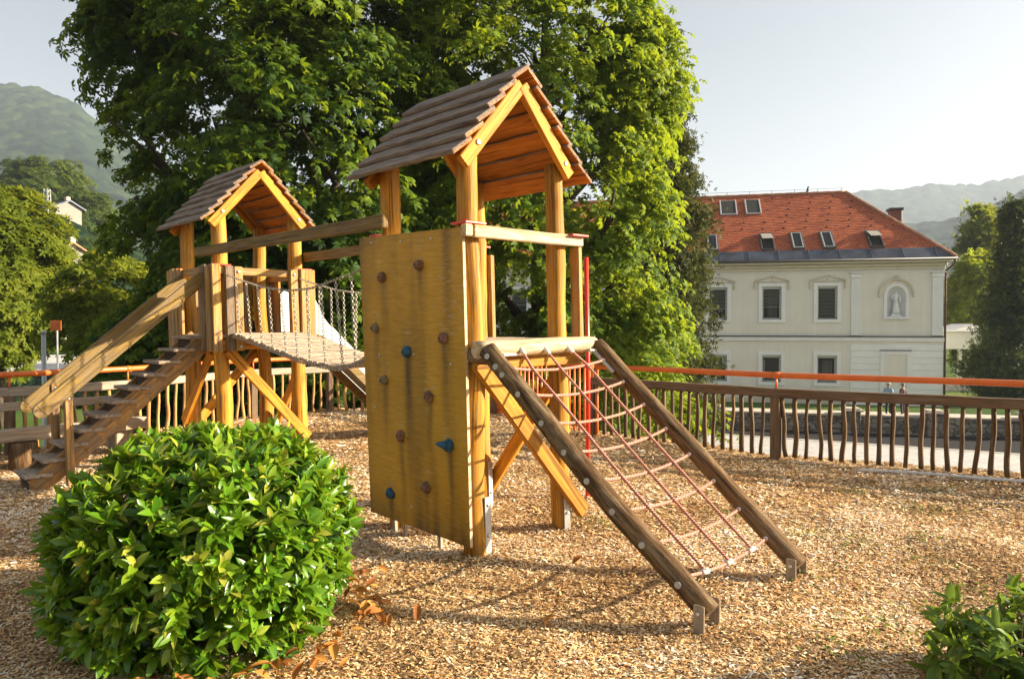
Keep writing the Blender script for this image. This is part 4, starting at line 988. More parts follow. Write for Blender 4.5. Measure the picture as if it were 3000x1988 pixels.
tree('broadleaf_tree', 'bright light green tree beyond the villa corner above the white pavilion roof', (37.6, 58, -3.2), [crown_cloud(rs, (37.6, 58, 3.0), (2.2, 2.2, 4.6), 150, 46, .75, .42, T_S, 2.2, .35, .15, tone=.6)],
     'lime', trunk_mb((37.6, 58, -3.3), (37.6, 58, 5), .25, 6, 4, 1.5))
tree('pine_tree', 'tall loose pine rising behind the bright tree beside the dark conifer', (47.4, 72, -3.2), [cone_cloud(rs, (47.4, 72, -3.2), 13.4, 2.5, 130, 56, 1.0, .5, T_S, 6.1, .35, .6, .55, .1, .25)],
     'bright_leaf', trunk_mb((47.4, 72, -3.3), (47.4, 72, 12), .3, 10, 9, 2.2, .3))
tree('broadleaf_tree', 'round yellow green tree at the photo edge beyond the bench', (-24.6, 34, -3.2), [crown_cloud(rs, (-24.6, 34, 4.3), (3.0, 3.0, 4.2), 300, 52, .85, .40, T_S, 7.7, .38, .2, tone=.5)],
     'bright_leaf', trunk_mb((-24.6, 34, -3.3), (-24.6, 34, 6), .3, 9, 14, 2.4))
tree('broadleaf_tree', 'small pale green tree low beside the big dark chestnut', (-15.9, 28, -3.2), [crown_cloud(rs, (-15.9, 28, 2.2), (2.1, 2.0, 2.3), 140, 48, .66, .32, T_S, 3.7, .35, .2, tone=.52)],
     'bright_leaf', trunk_mb((-15.9, 28, -3.3), (-15.9, 28, 3), .18, 7, 15, 1.6))
rs = np.random.RandomState(21)
# low hedge-like growth behind the back of the fence
tree('hedge', 'dark leafy hedge behind the back fence, under the big chestnut', (-2.0, 15.4, -3.2), [crown_cloud(rs, (-2.6, 15.6, -1.4), (3.4, .9, 2.5), 150, 40, .5, .20, T_S, 1.3, .3, .15, tone=.42)], 'chestnut', None, 'hedge')
tree('hedge', 'light green leafy shrubs growing behind the orange bar railing and the street fence', (2.6, 12.5, -3.2), [crown_cloud(rs, (2.2, 13.4, -1.3), (1.9, .9, 2.5), 110, 40, .5, .20, T_P, 2.3, .3, .2, tone=.5)], 'chestnut_lit', None, 'hedge')

# laurel bush
def leaf_tmpl(wd, curl, fold, nseg=5):
    v = []; f = []
    for i in range(nseg + 1):
        t = i / nseg; wv = wd * math.sin(math.pi * min(1, t * .94 + .03)) ** .8 * (1.12 - .35 * t); z = -curl * t * t; 
        if i == nseg: wv = .004
        v += [(t, -wv, z + fold * wv), (t, 0, z), (t, wv, z + fold * wv)]
    for i in range(nseg):
        for j in (0, 1): f.append([i * 3 + j, i * 3 + j + 1, i * 3 + j + 4, i * 3 + j + 3])
    return v, f
def bush_cloud(rs, cen, ax, nshoot, per, leaf, tmpls, seed, p=2.6, tone=.5, spread=.9, jit=1.0, zlow=-.95):
    out = []; D = rs.randn(nshoot, 3); D /= np.linalg.norm(D, axis=1, keepdims=True); D = D[D[:, 2] > zlow]
    k = (np.abs(D) ** p).sum(1) ** (-1 / p)           # superellipsoid: boxy clipped shape
    S = D * k[:, None] * (1 + .05 * fbm3(D, 3.1, seed) + .04 * fbm3(D, 7, seed + 5))[:, None]
    P = np.array(cen) + S * np.array(ax)
    N = D * np.abs(D) ** .35 / np.array(ax); N /= np.linalg.norm(N, axis=1, keepdims=True)
    tip = N * .8 + np.array([0, 0, .42]) + rs.randn(len(P), 3) * .28; tip /= np.linalg.norm(tip, axis=1, keepdims=True)
    P = P - N * (np.abs(rs.randn(len(P))) * .05 * jit)[:, None]
    for ti, (tv, tf) in enumerate(tmpls):
        m = len(P); cnt = per
        ci = np.repeat(np.arange(m), cnt); lv = np.tile(np.arange(cnt), m)
        ax_ = tip[ci]; a = np.cross(ax_, np.array([.3, .1, 1.])); a /= np.linalg.norm(a, axis=1, keepdims=True); b = np.cross(ax_, a)
        ph = lv * 2.4 + rs.rand(m)[ci] * 6.28 + ti * 1.1 + rs.randn(m * cnt) * .3; op = (.35 + .75 * ((lv + .5) / cnt)) * spread + rs.randn(m * cnt) * .16
        X = ax_ * np.cos(op)[:, None] + (a * np.cos(ph)[:, None] + b * np.sin(ph)[:, None]) * np.sin(op)[:, None]
        N_ = ax_ * np.sin(op)[:, None] - (a * np.cos(ph)[:, None] + b * np.sin(ph)[:, None]) * np.cos(op)[:, None]
        N_ = N_ + np.array([0, 0, .35]) + rs.randn(m * cnt, 3) * .22; N_ -= X * (N_ * X).sum(1, keepdims=True); N_ /= np.linalg.norm(N_, axis=1, keepdims=True)
        X = X + np.array([0, 0, -.22]) * (.3 + rs.rand(m * cnt))[:, None]; X /= np.linalg.norm(X, axis=1, keepdims=True); N_ -= X * (N_ * X).sum(1, keepdims=True); N_ /= np.linalg.norm(N_, axis=1, keepdims=True)
        Y = np.cross(N_, X); C = P[ci] - ax_ * (.05 * lv / cnt)[:, None]
        sz = leaf * (.62 + .6 * rs.rand(m * cnt)); tv_ = np.array(tv)
        V = C[:, None] + (tv_[None, :, 0:1] * X[:, None] + tv_[None, :, 1:2] * Y[:, None] + tv_[None, :, 2:3] * N_[:, None]) * sz[:, None, None]
        F = (np.array(tf)[None] + (np.arange(m * cnt) * len(tv))[:, None, None]).reshape(-1, 4)
        rr = np.clip(tone - .5 + .5 * rs.rand(m)[ci] + .5 * rs.rand(m * cnt) + .12 * (P[ci][:, 2] - cen[2]) / ax[2], 0, 1)  # top leaves brighter: light from above put into the colour
        out.append((V.reshape(-1, 3), F, np.repeat(rr, len(tv))))
    return merge(out)
rs = np.random.RandomState(31)
LT = [leaf_tmpl(.21, .16, .25, 6), leaf_tmpl(.18, .34, .5, 6)]
def bush(name, label, cen, ax, clouds, mat, stems, sr):
    root = thing(name, label, 'bush', (cen[0], cen[1], 0)); V, F, r = merge(clouds)
    mesh_obj('foliage', V, F, M[mat], root, None, r, None, True)
    mb = MB(); rnd = random.Random(stems)
    for i in range(stems):
        an = rnd.random() * 6.28; k = rnd.random() ** .5; p0 = V3((cen[0] + .12 * math.cos(an), cen[1] + .12 * math.sin(an), -.03)); p1 = V3((cen[0] + ax[0] * .85 * k * math.cos(an), cen[1] + ax[1] * .85 * k * math.sin(an), cen[2] + ax[2] * rnd.uniform(.1, .85) * (1.1 - .5 * k)))
        mb.tube([p0, p0.lerp(p1, .4) + Z * .08, p0.lerp(p1, .75) + Z * .05, p1], [sr, sr * .8, sr * .5, sr * .25], 6)
    mb.build('stems', M['twig'], root)
BC, BA = (-1.66, 3.93, .44), (.69, .80, .60)
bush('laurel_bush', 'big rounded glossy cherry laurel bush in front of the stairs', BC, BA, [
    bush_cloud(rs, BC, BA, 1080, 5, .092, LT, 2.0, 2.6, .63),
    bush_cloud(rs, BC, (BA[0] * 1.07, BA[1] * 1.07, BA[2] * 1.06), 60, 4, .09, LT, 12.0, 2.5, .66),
    bush_cloud(rs, (BC[0], BC[1], BC[2] - .03), (BA[0] * .86, BA[1] * .86, BA[2] * .88), 520, 4, .11, LT, 4.0, 2.5, .34, jit=2),  # darker inner leaves: the shade inside the bush put into tone
    bush_cloud(rs, (BC[0], BC[1], BC[2] - .03), (BA[0] * .62, BA[1] * .62, BA[2] * .66), 220, 4, .14, LT, 6.0, 2.5, .22, jit=2)], 'laurel', 60, .012)  # innermost leaves darkest, interior shade in their tone too
RC, RA = (2.40, 3.15, .17), (.52, .45, .26)
SHT = [leaf_tmpl(.22, .34, .3), leaf_tmpl(.18, .2, .35)]
bush('dogwood_shrub', 'low straggling green shrub in the near corner of the mulch', RC, RA, [
    bush_cloud(rs, RC, RA, 150, 3, .095, SHT, 3.0, 2.1, .52, 1.1, 2.2), bush_cloud(rs, (RC[0], RC[1], RC[2] - .02), (.40, .36, .18), 110, 3, .09, SHT, 5.0, 2.1, .34, 1.1, 2.2)], 'shrub', 46, .006)  # inner leaves darker, shade put into their tone
# fallen laurel leaves
n = 90; an = rs.rand(n) * 2.6 - 1.75; rad = .72 + np.abs(rs.randn(n)) * .13
P = np.stack([BC[0] + np.cos(an) * rad, BC[1] + np.sin(an) * rad, .02 + rs.rand(n) * .045], -1); P[:, 0] += .05
far_ = rs.rand(n) < .07; P[far_, 0] = rs.rand(far_.sum()) * 4.4 - 1.6; P[far_, 1] = 3.35 + rs.rand(far_.sum()) * 2.2; P[far_, 2] = .02
V, F = inst(*leaf_tmpl(.24, .25, .5, 4), P, np.stack([rs.randn(n) * .4, rs.randn(n) * .4, np.ones(n)], -1), .055 + rs.rand(n) * .06, rs)
o = mesh_obj('fallen_leaves', V, F, M['dead_leaf'], None, None, np.repeat(rs.rand(n), 15), None, True); tag(o, 'dry orange leaves fallen around the foot of the laurel bush', None, None, 'stuff')

# ------------------------------------------------------------------ hills
def domes(X, Y, cell, seed):
    xi = np.floor(X / cell).astype(int); yi = np.floor(Y / cell).astype(int); best = np.zeros_like(X); who = np.zeros_like(X)
    for dx in (-1, 0, 1):
        for dy in (-1, 0, 1):
            cx = xi + dx; cy = yi + dy; h = (np.sin(cx * 127.1 + cy * 311.7 + seed) * 43758.5453) % 1; h2 = (np.sin(cx * 269.5 + cy * 183.3 + seed) * 24634.634) % 1; h3 = (np.sin(cx * 71.7 + cy * 97.3 + seed) * 15731.743) % 1
            d = np.hypot(X - (cx + h) * cell, Y - (cy + h2) * cell) / (cell * (.75 + .35 * h3)); v = np.sqrt(np.clip(1 - d * d, 0, 1)) * (.6 + .6 * h3)
            k = v > best; best = np.where(k, v, best); who = np.where(k, (h * 7 + h2 * 3) % 1, who)
    return best, who
def hill(name, ks, ys, zf, cell, amp, seed):
    K, Yg = np.meshgrid(ks, ys); X = K * Yg; Zg = zf(K, Yg)
    b, who = domes(X, Yg, cell, seed); b2, _ = domes(X, Yg, cell * .45, seed + 5)
    Zg = Zg + (b * amp + b2 * amp * .3) * np.clip((Zg + 3.2) / 12, 0, 1)
    nx = len(ks); V = np.stack([X, Yg, Zg], -1).reshape(-1, 3)
    F = np.array([[i * nx + j, i * nx + j + 1, (i + 1) * nx + j + 1, (i + 1) * nx + j] for i in range(len(ys) - 1) for j in range(nx - 1)])
    o = mesh_obj(name, V, F, M['hill'], None, None, who.ravel(), None, True); o['kind'] = 'structure'; return o
def ridge(xs, hs, Y): # ridge heights read as slopes seen from the viewpoint
    k = (np.array(xs) - 1183) / 1640; z = np.array([(750 - h) / 1640 for h in hs]) * Y
    return lambda K: np.interp(K, k, z)
r1 = ridge([-900, -400, 0, 100, 180, 230, 330, 600, 1200, 1700], [150, 185, 192, 205, 238, 276, 350, 480, 640, 700], 850)
hill('hill', np.linspace(-1.3, .1, 400), np.concatenate([np.linspace(330, 880, 190), np.linspace(900, 1250, 12)]), lambda K, Y: -3.2 + r1(K) * np.where(Y < 860, np.clip((Y - 330) / 530, 0, 1) ** 1.25, np.clip((1250 - Y) / 390, 0, 1)), 11, 7, 1)
def near_slope(K, Y):
    return -3.2 + np.interp(Y, [45, 60, 75, 90, 110, 150, 200, 260, 330], [0, 2.2, 7.5, 12.5, 21, 30, 36, 24, 0]) * np.interp(K, [-1.6, -.72, -.64, -.58, -.45, -.2, 0], [1.2, 1.0, .93, .72, .45, .15, 0])
hill('hill', np.linspace(-1.6, 0, 220), np.linspace(45, 330, 110), near_slope, 5, 2.2, 2)
r3 = ridge([1500, 1800, 1990, 2090, 2180, 2260, 2366, 2600, 3200], [600, 560, 540, 520, 512, 492, 440, 400, 380], 800)
hill('hill', np.linspace(.05, 1.6, 380), np.concatenate([np.linspace(420, 820, 120), np.linspace(840, 1080, 8)]), lambda K, Y: -3.2 + r3(K) * np.where(Y < 800, np.clip((Y - 420) / 380, 0, 1) ** .9, np.clip((1080 - Y) / 280, 0, 1)), 10, 6, 3)
r4 = ridge([1200, 1600, 1900, 1990, 2080, 2140, 2250, 2300, 2366, 2600, 3200], [560, 500, 462, 450, 442, 433, 434, 424, 410, 402, 420], 1500)
hill('hill', np.linspace(-.1, 1.5, 420), np.concatenate([np.linspace(1050, 1520, 110), np.linspace(1540, 1900, 8)]), lambda K, Y: -3.2 + r4(K) * np.where(Y < 1500, np.clip((Y - 1050) / 450, 0, 1) ** .8, np.clip((1900 - Y) / 400, 0, 1)), 17, 10, 4)
# trees on the near slope: copies of two
rs = np.random.RandomState(41); rnd = random.Random(4)
protos = []
for k in range(2):
    t = tree('hillside_tree', 'dark green rounded tree on the wooded slope behind the houses', (0, 300, -3), [crown_cloud(rs, (0, 300, 3), (4.2, 4.2, 5), 70, 34, 1.5, .85, T_S, 3 + k * 5, .3, .2, tone=.4)], 'mid_leaf', trunk_mb((0, 300, -3.2), (0, 300, 3), .3, 4, 8 + k, 2), group='trees on the wooded slope')
    protos.append(t)
spots = []
for (x, Y) in ((-30, 150), (15, 160), (55, 148), (92, 155), (128, 150), (165, 152), (200, 160), (230, 150), (-5, 175), (40, 190), (80, 180), (118, 185), (155, 178), (190, 190), (20, 128), (62, 122), (178, 128), (212, 122), (90, 105), (205, 100), (232, 112), (60, 88), (30, 100), (215, 72), (100, 72), (180, 66), (196, 118), (150, 134), (95, 125), (200, 90), (205, 130)):
    k = (x - 1183) / 1640; spots.append((k * Y, Y, float(near_slope(np.array(k), np.array(Y))), k))
for i, (X, Y, z, k) in enumerate(spots):
    o = protos[i] if i < 2 else copy_tree(protos[i % 2])
    o.location = (X, Y, z - .5); o.rotation_euler = (0, 0, rnd.random() * 6); s = rnd.uniform(.6, 1.05) * (1 if Y > 115 else .5); o.scale = (s, s, s * rnd.uniform(.85, 1.15))
# houses on the slope
def house(name, label, x, Y, w_, d_, h_, rh, wallm, roofm, rot, z_add=0.0):
    k = (x - 1183) / 1640; X = k * Y; z = float(near_slope(np.array(k), np.array(Y))) + z_add
    root = thing(name, label, 'house', (X, Y, z)); ux = V3((math.cos(rot), math.sin(rot), 0)); uy = V3((-math.sin(rot), math.cos(rot), 0)); o_ = V3((X, Y, z))
    P = lambda a, b, c: o_ + ux * a + uy * b + Z * c
    one('wall', wallm, root, lambda mb: (mb.beam(P(-w_ / 2, 0, h_ / 2 - 2), P(w_ / 2, 0, h_ / 2 - 2), d_, h_ + 4, Z, .02), [mb.add([P(s_ * w_ / 2, -d_ / 2, h_), P(s_ * w_ / 2, d_ / 2, h_), P(s_ * w_ / 2, 0, h_ + rh)], [[0, 1, 2]]) for s_ in (-1, 1)]))
    rf = MB(); ov = .5
    for s_ in (-1, 1):
        a = P(0, s_ * (d_ / 2 + ov) / 2, h_ + rh / 2 + .1 - ov * rh / d_); rf.beam(P(-w_ / 2 - ov, s_ * (d_ / 2 + ov) / 2, h_ + rh / 2 + .1 - ov * rh / d_), P(w_ / 2 + ov, s_ * (d_ / 2 + ov) / 2, h_ + rh / 2 + .1 - ov * rh / d_), math.hypot(d_ / 2 + ov, rh * (1 + 2 * ov / d_)), .2, ux.cross(uy * s_ * -(d_ / 2) + Z * rh) if False else (Z * (d_ / 2) + uy * s_ * rh), .02)
    r_ = rf.build('roof', roofm, root)
    one('chimney', M['cap'], r_, lambda mb: mb.beam(P(w_ * .2, .6, h_ + rh * .5), P(w_ * .2, .6, h_ + rh + .9), .6, .6, ux, .02))
    nwin = max(2, int(w_ / 2.6))
    for i in range(nwin):
        for zz_ in ([1.5, 4.2] if h_ > 4.5 else [1.5]):
            a = (i + .5) / nwin * w_ - w_ / 2; f_ = one('window', M['trim'], root, lambda mb: mb.beam(P(a - .6, -d_ / 2 - .01, zz_), P(a + .6, -d_ / 2 - .01, zz_), .06, 1.4, Z, .01))
            one('pane', M['glass'], f_, lambda mb: mb.beam(P(a - .48, -d_ / 2 - .045, zz_), P(a + .48, -d_ / 2 - .045, zz_), .02, 1.15, Z, .004))
house('hillside_house', 'white house with a low brown roof high on the wooded slope', 143, 112, 4.6, 4, 1.9, 1.0, M['house_wall'], M['slate'], -.5, 1.6)
house('hillside_house', 'white house with an orange red roof halfway up the slope', 150, 88, 3.6, 3, 1.7, .9, M['house_wall'], M['tilecap'], -.55, 1.6)
house('hillside_house', 'small low house with a red roof lowest on the slope', 164, 72, 2.8, 2.6, 1.2, .7, M['house_wall'], M['tilecap'], -.5, 1.2)
k = (113 - 1183) / 1640; Y = 105; zb = float(near_slope(np.array(k), np.array(Y)))
py = thing('lattice_mast', 'pale slender lattice mast on the slope beside the white house', 'mast', (k * Y, Y, zb)); c = V3((k * Y, Y, zb - .5))
for sx in (-1, 1):
    for sy in (-1, 1): one('leg', M['alu'], py, lambda mb: mb.tube([c + V3((sx * .45, sy * .45, 0)), c + V3((sx * .28, sy * .28, 7.5))], .07, 6))
for i in range(10):
    z = i * .75 + .3; s_ = .45 - .17 * z / 7.5
    one('crossbar', M['alu'], py, lambda mb: [mb.tube([c + V3((a * s_, b * s_, z)), c + V3((e * s_, f * s_, z + .5))], .04, 5) for a, b, e, f in ((-1, -1, 1, -1), (1, -1, 1, 1), (1, 1, -1, 1), (-1, 1, -1, -1))])
# street furniture on the low side
mb = MB(); mb.tube([(-13.2, 20, -3.25), (-13.2, 20, -2.2), (-13.2, 20, 1.42)], [.09, .065, .055], 10); mb.tube([(-13.2, 20, 1.40), (-13.2, 20, 1.46), (-13.2, 20, 1.5)], [.075, .075, .02], 10)
o = mb.build('metal_post', M['alu'], loc=(-13.2, 20, -3.2)); tag(o, 'plain grey metal post standing beyond the fence behind the bench', 'post')
sg = thing('warning_sign', 'small orange sign on a thin post beneath the trees beyond the stairs', 'sign', (-15.7, 24.5, -3.2))
one('post', M['alu'], sg, lambda mb: mb.tube([(-15.7, 24.5, -3.25), (-15.7, 24.5, 1.45)], .03, 8))
one('sign_plate', M['orange'], sg, lambda mb: mb.beam((-15.88, 24.42, 1.62), (-15.5, 24.42, 1.62), .03, .34, Z, .03))
def slope_strip(name, mat, y0, y1, k0, k1, up):
    ks = np.linspace(k0, k1, 40); ys = np.linspace(y0, y1, 6); K, Yg = np.meshgrid(ks, ys); Yg = Yg + 3 * np.sin(K * 9)
    Zg = near_slope(K, Yg) + up; V = np.stack([K * Yg, Yg, Zg], -1).reshape(-1, 3)
    o = mesh_obj(name, V, np.array([[i * 40 + j, i * 40 + j + 1, (i + 1) * 40 + j + 1, (i + 1) * 40 + j] for i in range(5) for j in range(39)]), M[mat], None, None, None, None, True); o['kind'] = 'structure'
slope_strip('road', 'pavement', 51, 57, -.95, -.30, .55)
slope_strip('field', 'pathm', 61, 69, -.95, -.50, .75)

# ------------------------------------------------------------------ villa
CX, CY = 25.5, 42.0; tw = V3((-.9745, .2249, 0)); on = V3((-.2249, -.9745, 0))
def B(t, o_, z): return V3((CX, CY, 0)) + tw * t + on * o_ + Z * z
villa = thing('villa', 'two storey beige villa with white window surrounds and a red tiled hip roof', 'building', (CX, CY, -3.2))
TL = 29.0; DEP = 12.0; ZB, ZT = -3.4, 5.0
WC = [6.38 + 3.22 * k for k in range(7)]
holes = [(c - .56, c + .56, 1.99, 4.0) for c in WC] + [(c - .56, c + .56, -1.9, -.24) for c in WC] + [(1.97, 3.13, 2.09, 3.99)]
def wall_grid(mb, t0, t1, z0, z1, holes, o_=0.0):
    ts = sorted({t0, t1, *[h[i] for h in holes for i in (0, 1)]}); zs = sorted({z0, z1, *[h[i] for h in holes for i in (2, 3)]})
    ts = [t for t in ts if t0 <= t <= t1]; zs = [z for z in zs if z0 <= z <= z1]
    for i in range(len(ts) - 1):
        for j in range(len(zs) - 1):
            tc, zc = (ts[i] + ts[i + 1]) / 2, (zs[j] + zs[j + 1]) / 2
            if any(h[0] < tc < h[1] and h[2] < zc < h[3] for h in holes): continue
            q = [(ts[i], zs[j]), (ts[i + 1], zs[j]), (ts[i + 1], zs[j + 1]), (ts[i], zs[j + 1])]
            mb.add([B(t, o_, z) for t, z in q], [[0, 1, 2, 3]], [V3((t, 0, z)) for t, z in q], .5)
    for (a, b, c, d) in holes:
        if d - c > 1.8 and a < 3: continue
        for q in (((a, c), (b, c)), ((b, c), (b, d)), ((b, d), (a, d)), ((a, d), (a, c))):
            mb.add([B(q[0][0], o_, q[0][1]), B(q[1][0], o_, q[1][1]), B(q[1][0], o_ - .25, q[1][1]), B(q[0][0], o_ - .25, q[0][1])], [[0, 1, 2, 3]], None, .5)
def vw(mb):
    wall_grid(mb, 0, TL, ZB, ZT, holes)
    for q in ((B(0, 0, ZB), B(0, -DEP, ZB), B(0, -DEP, ZT), B(0, 0, ZT)), (B(TL, 0, ZB), B(TL, -DEP, ZB), B(TL, -DEP, ZT), B(TL, 0, ZT)), (B(0, -DEP, ZB), B(TL, -DEP, ZB), B(TL, -DEP, ZT), B(0, -DEP, ZT))):
        mb.add(list(q), [[0, 1, 2, 3]], None, .5)
one('wall', M['stucco'], villa, vw)
one('rusticated_wall', M['stucco_white'], villa, lambda mb: [mb.beam(B(-.03, .012, -3.2 + .385 * i), B(5.06, .012, -3.2 + .385 * i), .09, .372, Z, .014) for i in range(10)])
one('plinth', M['cornice'], villa, lambda mb: mb.beam(B(5.1, .03, -3.1), B(TL, .03, -3.1), .10, .5, Z, .02))
one('string_course', M['trim'], villa, lambda mb: mb.beam(B(-.07, .03, .78), B(TL, .03, .78), .14, .26, Z, .02))
one('string_flashing', M['gutter'], villa, lambda mb: mb.beam(B(-.10, .06, .945), B(TL, .06, .945), .24, .05, Z, .01))
one('frieze_band', M['trim'], villa, lambda mb: mb.beam(B(-.05, .02, 4.86), B(TL, .02, 4.86), .10, .09, Z, .02))
one('cornice', M['cornice'], villa, lambda mb: (mb.beam(B(-.06, .02, 5.03), B(TL, .02, 5.03), .14, .22, Z, .02), mb.beam(B(-.16, .06, 5.23), B(TL, .06, 5.23), .36, .18, Z, .05), mb.beam(B(-.34, .13, 5.43), B(TL, .13, 5.43), .70, .20, Z, .07)))
for a, b in ((.02, .62), (4.48, 5.06)):
    p_ = one('pilaster', M['trim'], villa, lambda mb: [mb.beam(B((a + b) / 2, .02, 1.0), B((a + b) / 2, .02, 4.45), b - a, .14, on, .012)] + [mb.beam(B(a + (b - a) * (i + .5) / 5, .098, 1.15), B(a + (b - a) * (i + .5) / 5, .098, 4.35), .055, .02, on, .006) for i in range(5)])
    one('capital', M['trim'], p_, lambda mb: (mb.beam(B((a + b) / 2, .03, 4.46), B((a + b) / 2, .03, 4.72), b - a + .10, .20, on, .04), mb.beam(B((a + b) / 2, .03, 4.73), B((a + b) / 2, .03, 4.80), b - a + .22, .28, on, .02)))
def frame_rect(mb, a, b, c, d, w_, o_, dep):
    mb.beam(B(a - w_, o_, c - w_ / 2), B(b + w_, o_, c - w_ / 2), dep, w_, Z, .012); mb.beam(B(a - w_, o_, d + w_ / 2), B(b + w_, o_, d + w_ / 2), dep, w_, Z, .012)
    for t in (a - w_ / 2, b + w_ / 2): mb.beam(B(t, o_, c + .001), B(t, o_, d - .001), w_, dep, on, .012)
def villa_window(c, z0, z1, blind, hood, k):
    s_ = one('window', M['trim'], villa, lambda mb: frame_rect(mb, c - .56, c + .56, z0, z1, .22, .02, .10))
    one('frame', M['winframe'], s_, lambda mb: (frame_rect(mb, c - .47, c + .47, z0 + .09, z1 - .16, .085, -.17, .06), mb.beam(B(c - .555, -.12, z1 - .07), B(c + .555, -.12, z1 - .07), .12, .13, Z, .01)))
    one('pane', M['glass'], s_, lambda mb: mb.quad(B(c - .47, -.185, z0 + .09), B(c + .47, -.185, z0 + .09), B(c + .47, -.185, z1 - .16), B(c - .47, -.185, z1 - .16), 0, [V3((0, 0, 0)), V3((1, 0, 0)), V3((1, 0, 2)), V3((0, 0, 2))]))
    if blind < .99: one('curtain', M['curtain'], s_, lambda mb: [mb.beam(B(c - .30 + .07 * j, -.1815, z0 + .12), B(c - .30 + .07 * j, -.1815, z1 - .3), .012, .003, on, .001) for j in range(8)] if k % 2 else [mb.beam(B(c + .40, -.1815, z0 + .12), B(c + .40, -.1815, z1 - .3), .06, .003, on, .001)])
    if blind > 0:
        zb = z1 - .16 - (z1 - z0 - .25) * blind; nsl = int((z1 - .16 - zb) / .085)
        one('blind', M['blind'], s_, lambda mb: [mb.beam(B(c - .45, -.10, z1 - .16 - .085 * j), B(c + .45, -.10, z1 - .16 - .085 * j), .07, .006, on * -.5 + Z * .8, .001) for j in range(nsl)] + [mb.beam(B(c - .45, -.10, zb), B(c + .45, -.10, zb), .05, .05, Z, .004)])
    one('sill', M['gutter'], s_, lambda mb: mb.beam(B(c - .56, -.06, z0 + .02), B(c + .56, -.06, z0 + .02), .20, .03, Z, .004))
    if hood:
        def hd(mb):
            mb.beam(B(c - 1.04, .04, z1 + .36), B(c - .012, .04, z1 + .64), .12, .075, Z, .02); mb.beam(B(c + .012, .04, z1 + .64), B(c + 1.04, .04, z1 + .36), .12, .075, Z, .02)
            for s__ in (-1, 1): mb.beam(B(c + s__ * 1.0, .04, z1 - .16), B(c + s__ * 1.0, .04, z1 + .32), .10, .12, on, .015)
            mb.beam(B(c - .95, .03, z1 + .30), B(c + .95, .03, z1 + .30), .06, .05, Z, .01); mb.ball(B(c, .06, z1 + .42), .06, (1, .6, 1), 8, 6)
        one('hood_mould', M['cornice'], s_, hd)
for i, c in enumerate(WC):
    villa_window(c, 1.99, 4.0, (1.0, .62, .68, .5, .7, .3, .5)[i], True, i)
    villa_window(c, -1.9, -.24, (0, 0, .45, .3, 0, .5, .2)[i], False, i + 1)
# niche with arch
nc, nr_, nz0, nz1 = 2.55, .49, 2.14, 3.92
def niche(mb):
    zs_ = nz1 - nr_; arch = [(nc - nr_, nz0)] + [(nc - nr_ * math.cos(a), zs_ + nr_ * math.sin(a)) for a in np.linspace(0, math.pi, 17)] + [(nc + nr_, nz0)]
    outer = []
    for (t, z) in arch:
        d = V3((t - nc, z - 3.0, 0)); 
        if z <= zs_ + .001: outer.append((nc - .59 if t < nc else nc + .59, max(z, 2.085) if z > nz0 else 2.085))
        else:
            k = min(.59 / max(abs(t - nc), 1e-4), (4.0 - zs_) / max(z - zs_, 1e-4)); outer.append((nc + (t - nc) * k, zs_ + (z - zs_) * k))
    n = len(arch); vs = [B(t, .001, z) for t, z in arch] + [B(t, .001, z) for t, z in outer]
    mb.add(vs, [[i, i + 1, n + i + 1, n + i] for i in range(n - 1)], None, .5)
    mb.add([B(nc - nr_, .001, nz0), B(nc + nr_, .001, nz0), B(nc + .59, .001, 2.085), B(nc - .59, .001, 2.085)], [[0, 1, 2, 3]], None, .5)
    rows = []                                     # the half-round recess
    for j in range(9):
        ph = math.pi * j / 8; rows.append([B(nc - nr_ * math.cos(ph), -nr_ * .75 * math.sin(ph), z) for z in np.linspace(nz0, zs_, 4)])
    vs = [p for r_ in rows for p in r_]; mb.add(vs, [[j * 4 + i, j * 4 + i + 1, (j + 1) * 4 + i + 1, (j + 1) * 4 + i] for j in range(8) for i in range(3)], None, .5, 0, True)
    vs = []
    for i in range(9):
        th = math.pi / 2 * i / 8
        for j in range(9):
            ph = math.pi * j / 8; vs.append(B(nc - nr_ * math.cos(ph) * math.cos(th), -nr_ * .75 * math.sin(ph) * math.cos(th), zs_ + nr_ * math.sin(th)))
    mb.add(vs, [[i * 9 + j, i * 9 + j + 1, (i + 1) * 9 + j + 1, (i + 1) * 9 + j] for i in range(8) for j in range(8)], None, .5, 0, True)
    mb.add([B(nc - nr_ * math.cos(math.pi * j / 8), -nr_ * .75 * math.sin(math.pi * j / 8), nz0) for j in range(9)], [list(range(9))], None, .5)
ni = one('niche', M['statue'], villa, niche)
def arc_mould(mb, r_, w_, o_, z_, a0, a1, dep):
    P = [(nc - r_ * math.cos(a), z_ + r_ * math.sin(a)) for a in np.linspace(a0, a1, 15)]; vs = []
    for (t, z) in P:
        d = V3((t - nc, z - z_, 0)).normalized()
        vs += [B(t - d.x * w_ / 2, o_, z - d.y * w_ / 2), B(t - d.x * w_ / 2, o_ + dep, z - d.y * w_ / 2), B(t + d.x * w_ / 2, o_ + dep, z + d.y * w_ / 2), B(t + d.x * w_ / 2, o_, z + d.y * w_ / 2)]
    mb.add(vs, [[i * 4 + j, i * 4 + (j + 1) % 4, (i + 1) * 4 + (j + 1) % 4, (i + 1) * 4 + j] for i in range(14) for j in range(4)] + [[0, 1, 2, 3], [59, 58, 57, 56]])
def nsur(mb):
    arc_mould(mb, .60, .16, .004, nz1 - nr_, 0, math.pi, .07)
    for s_ in (-1, 1): mb.beam(B(nc + s_ * .60, .04, nz0 - .03), B(nc + s_ * .60, .04, nz1 - nr_), .16, .072, on, .01)
    mb.beam(B(nc - .78, .06, 2.04), B(nc + .78, .06, 2.04), .16, .10, Z, .015)
one('surround', M['trim'], ni, nsur)
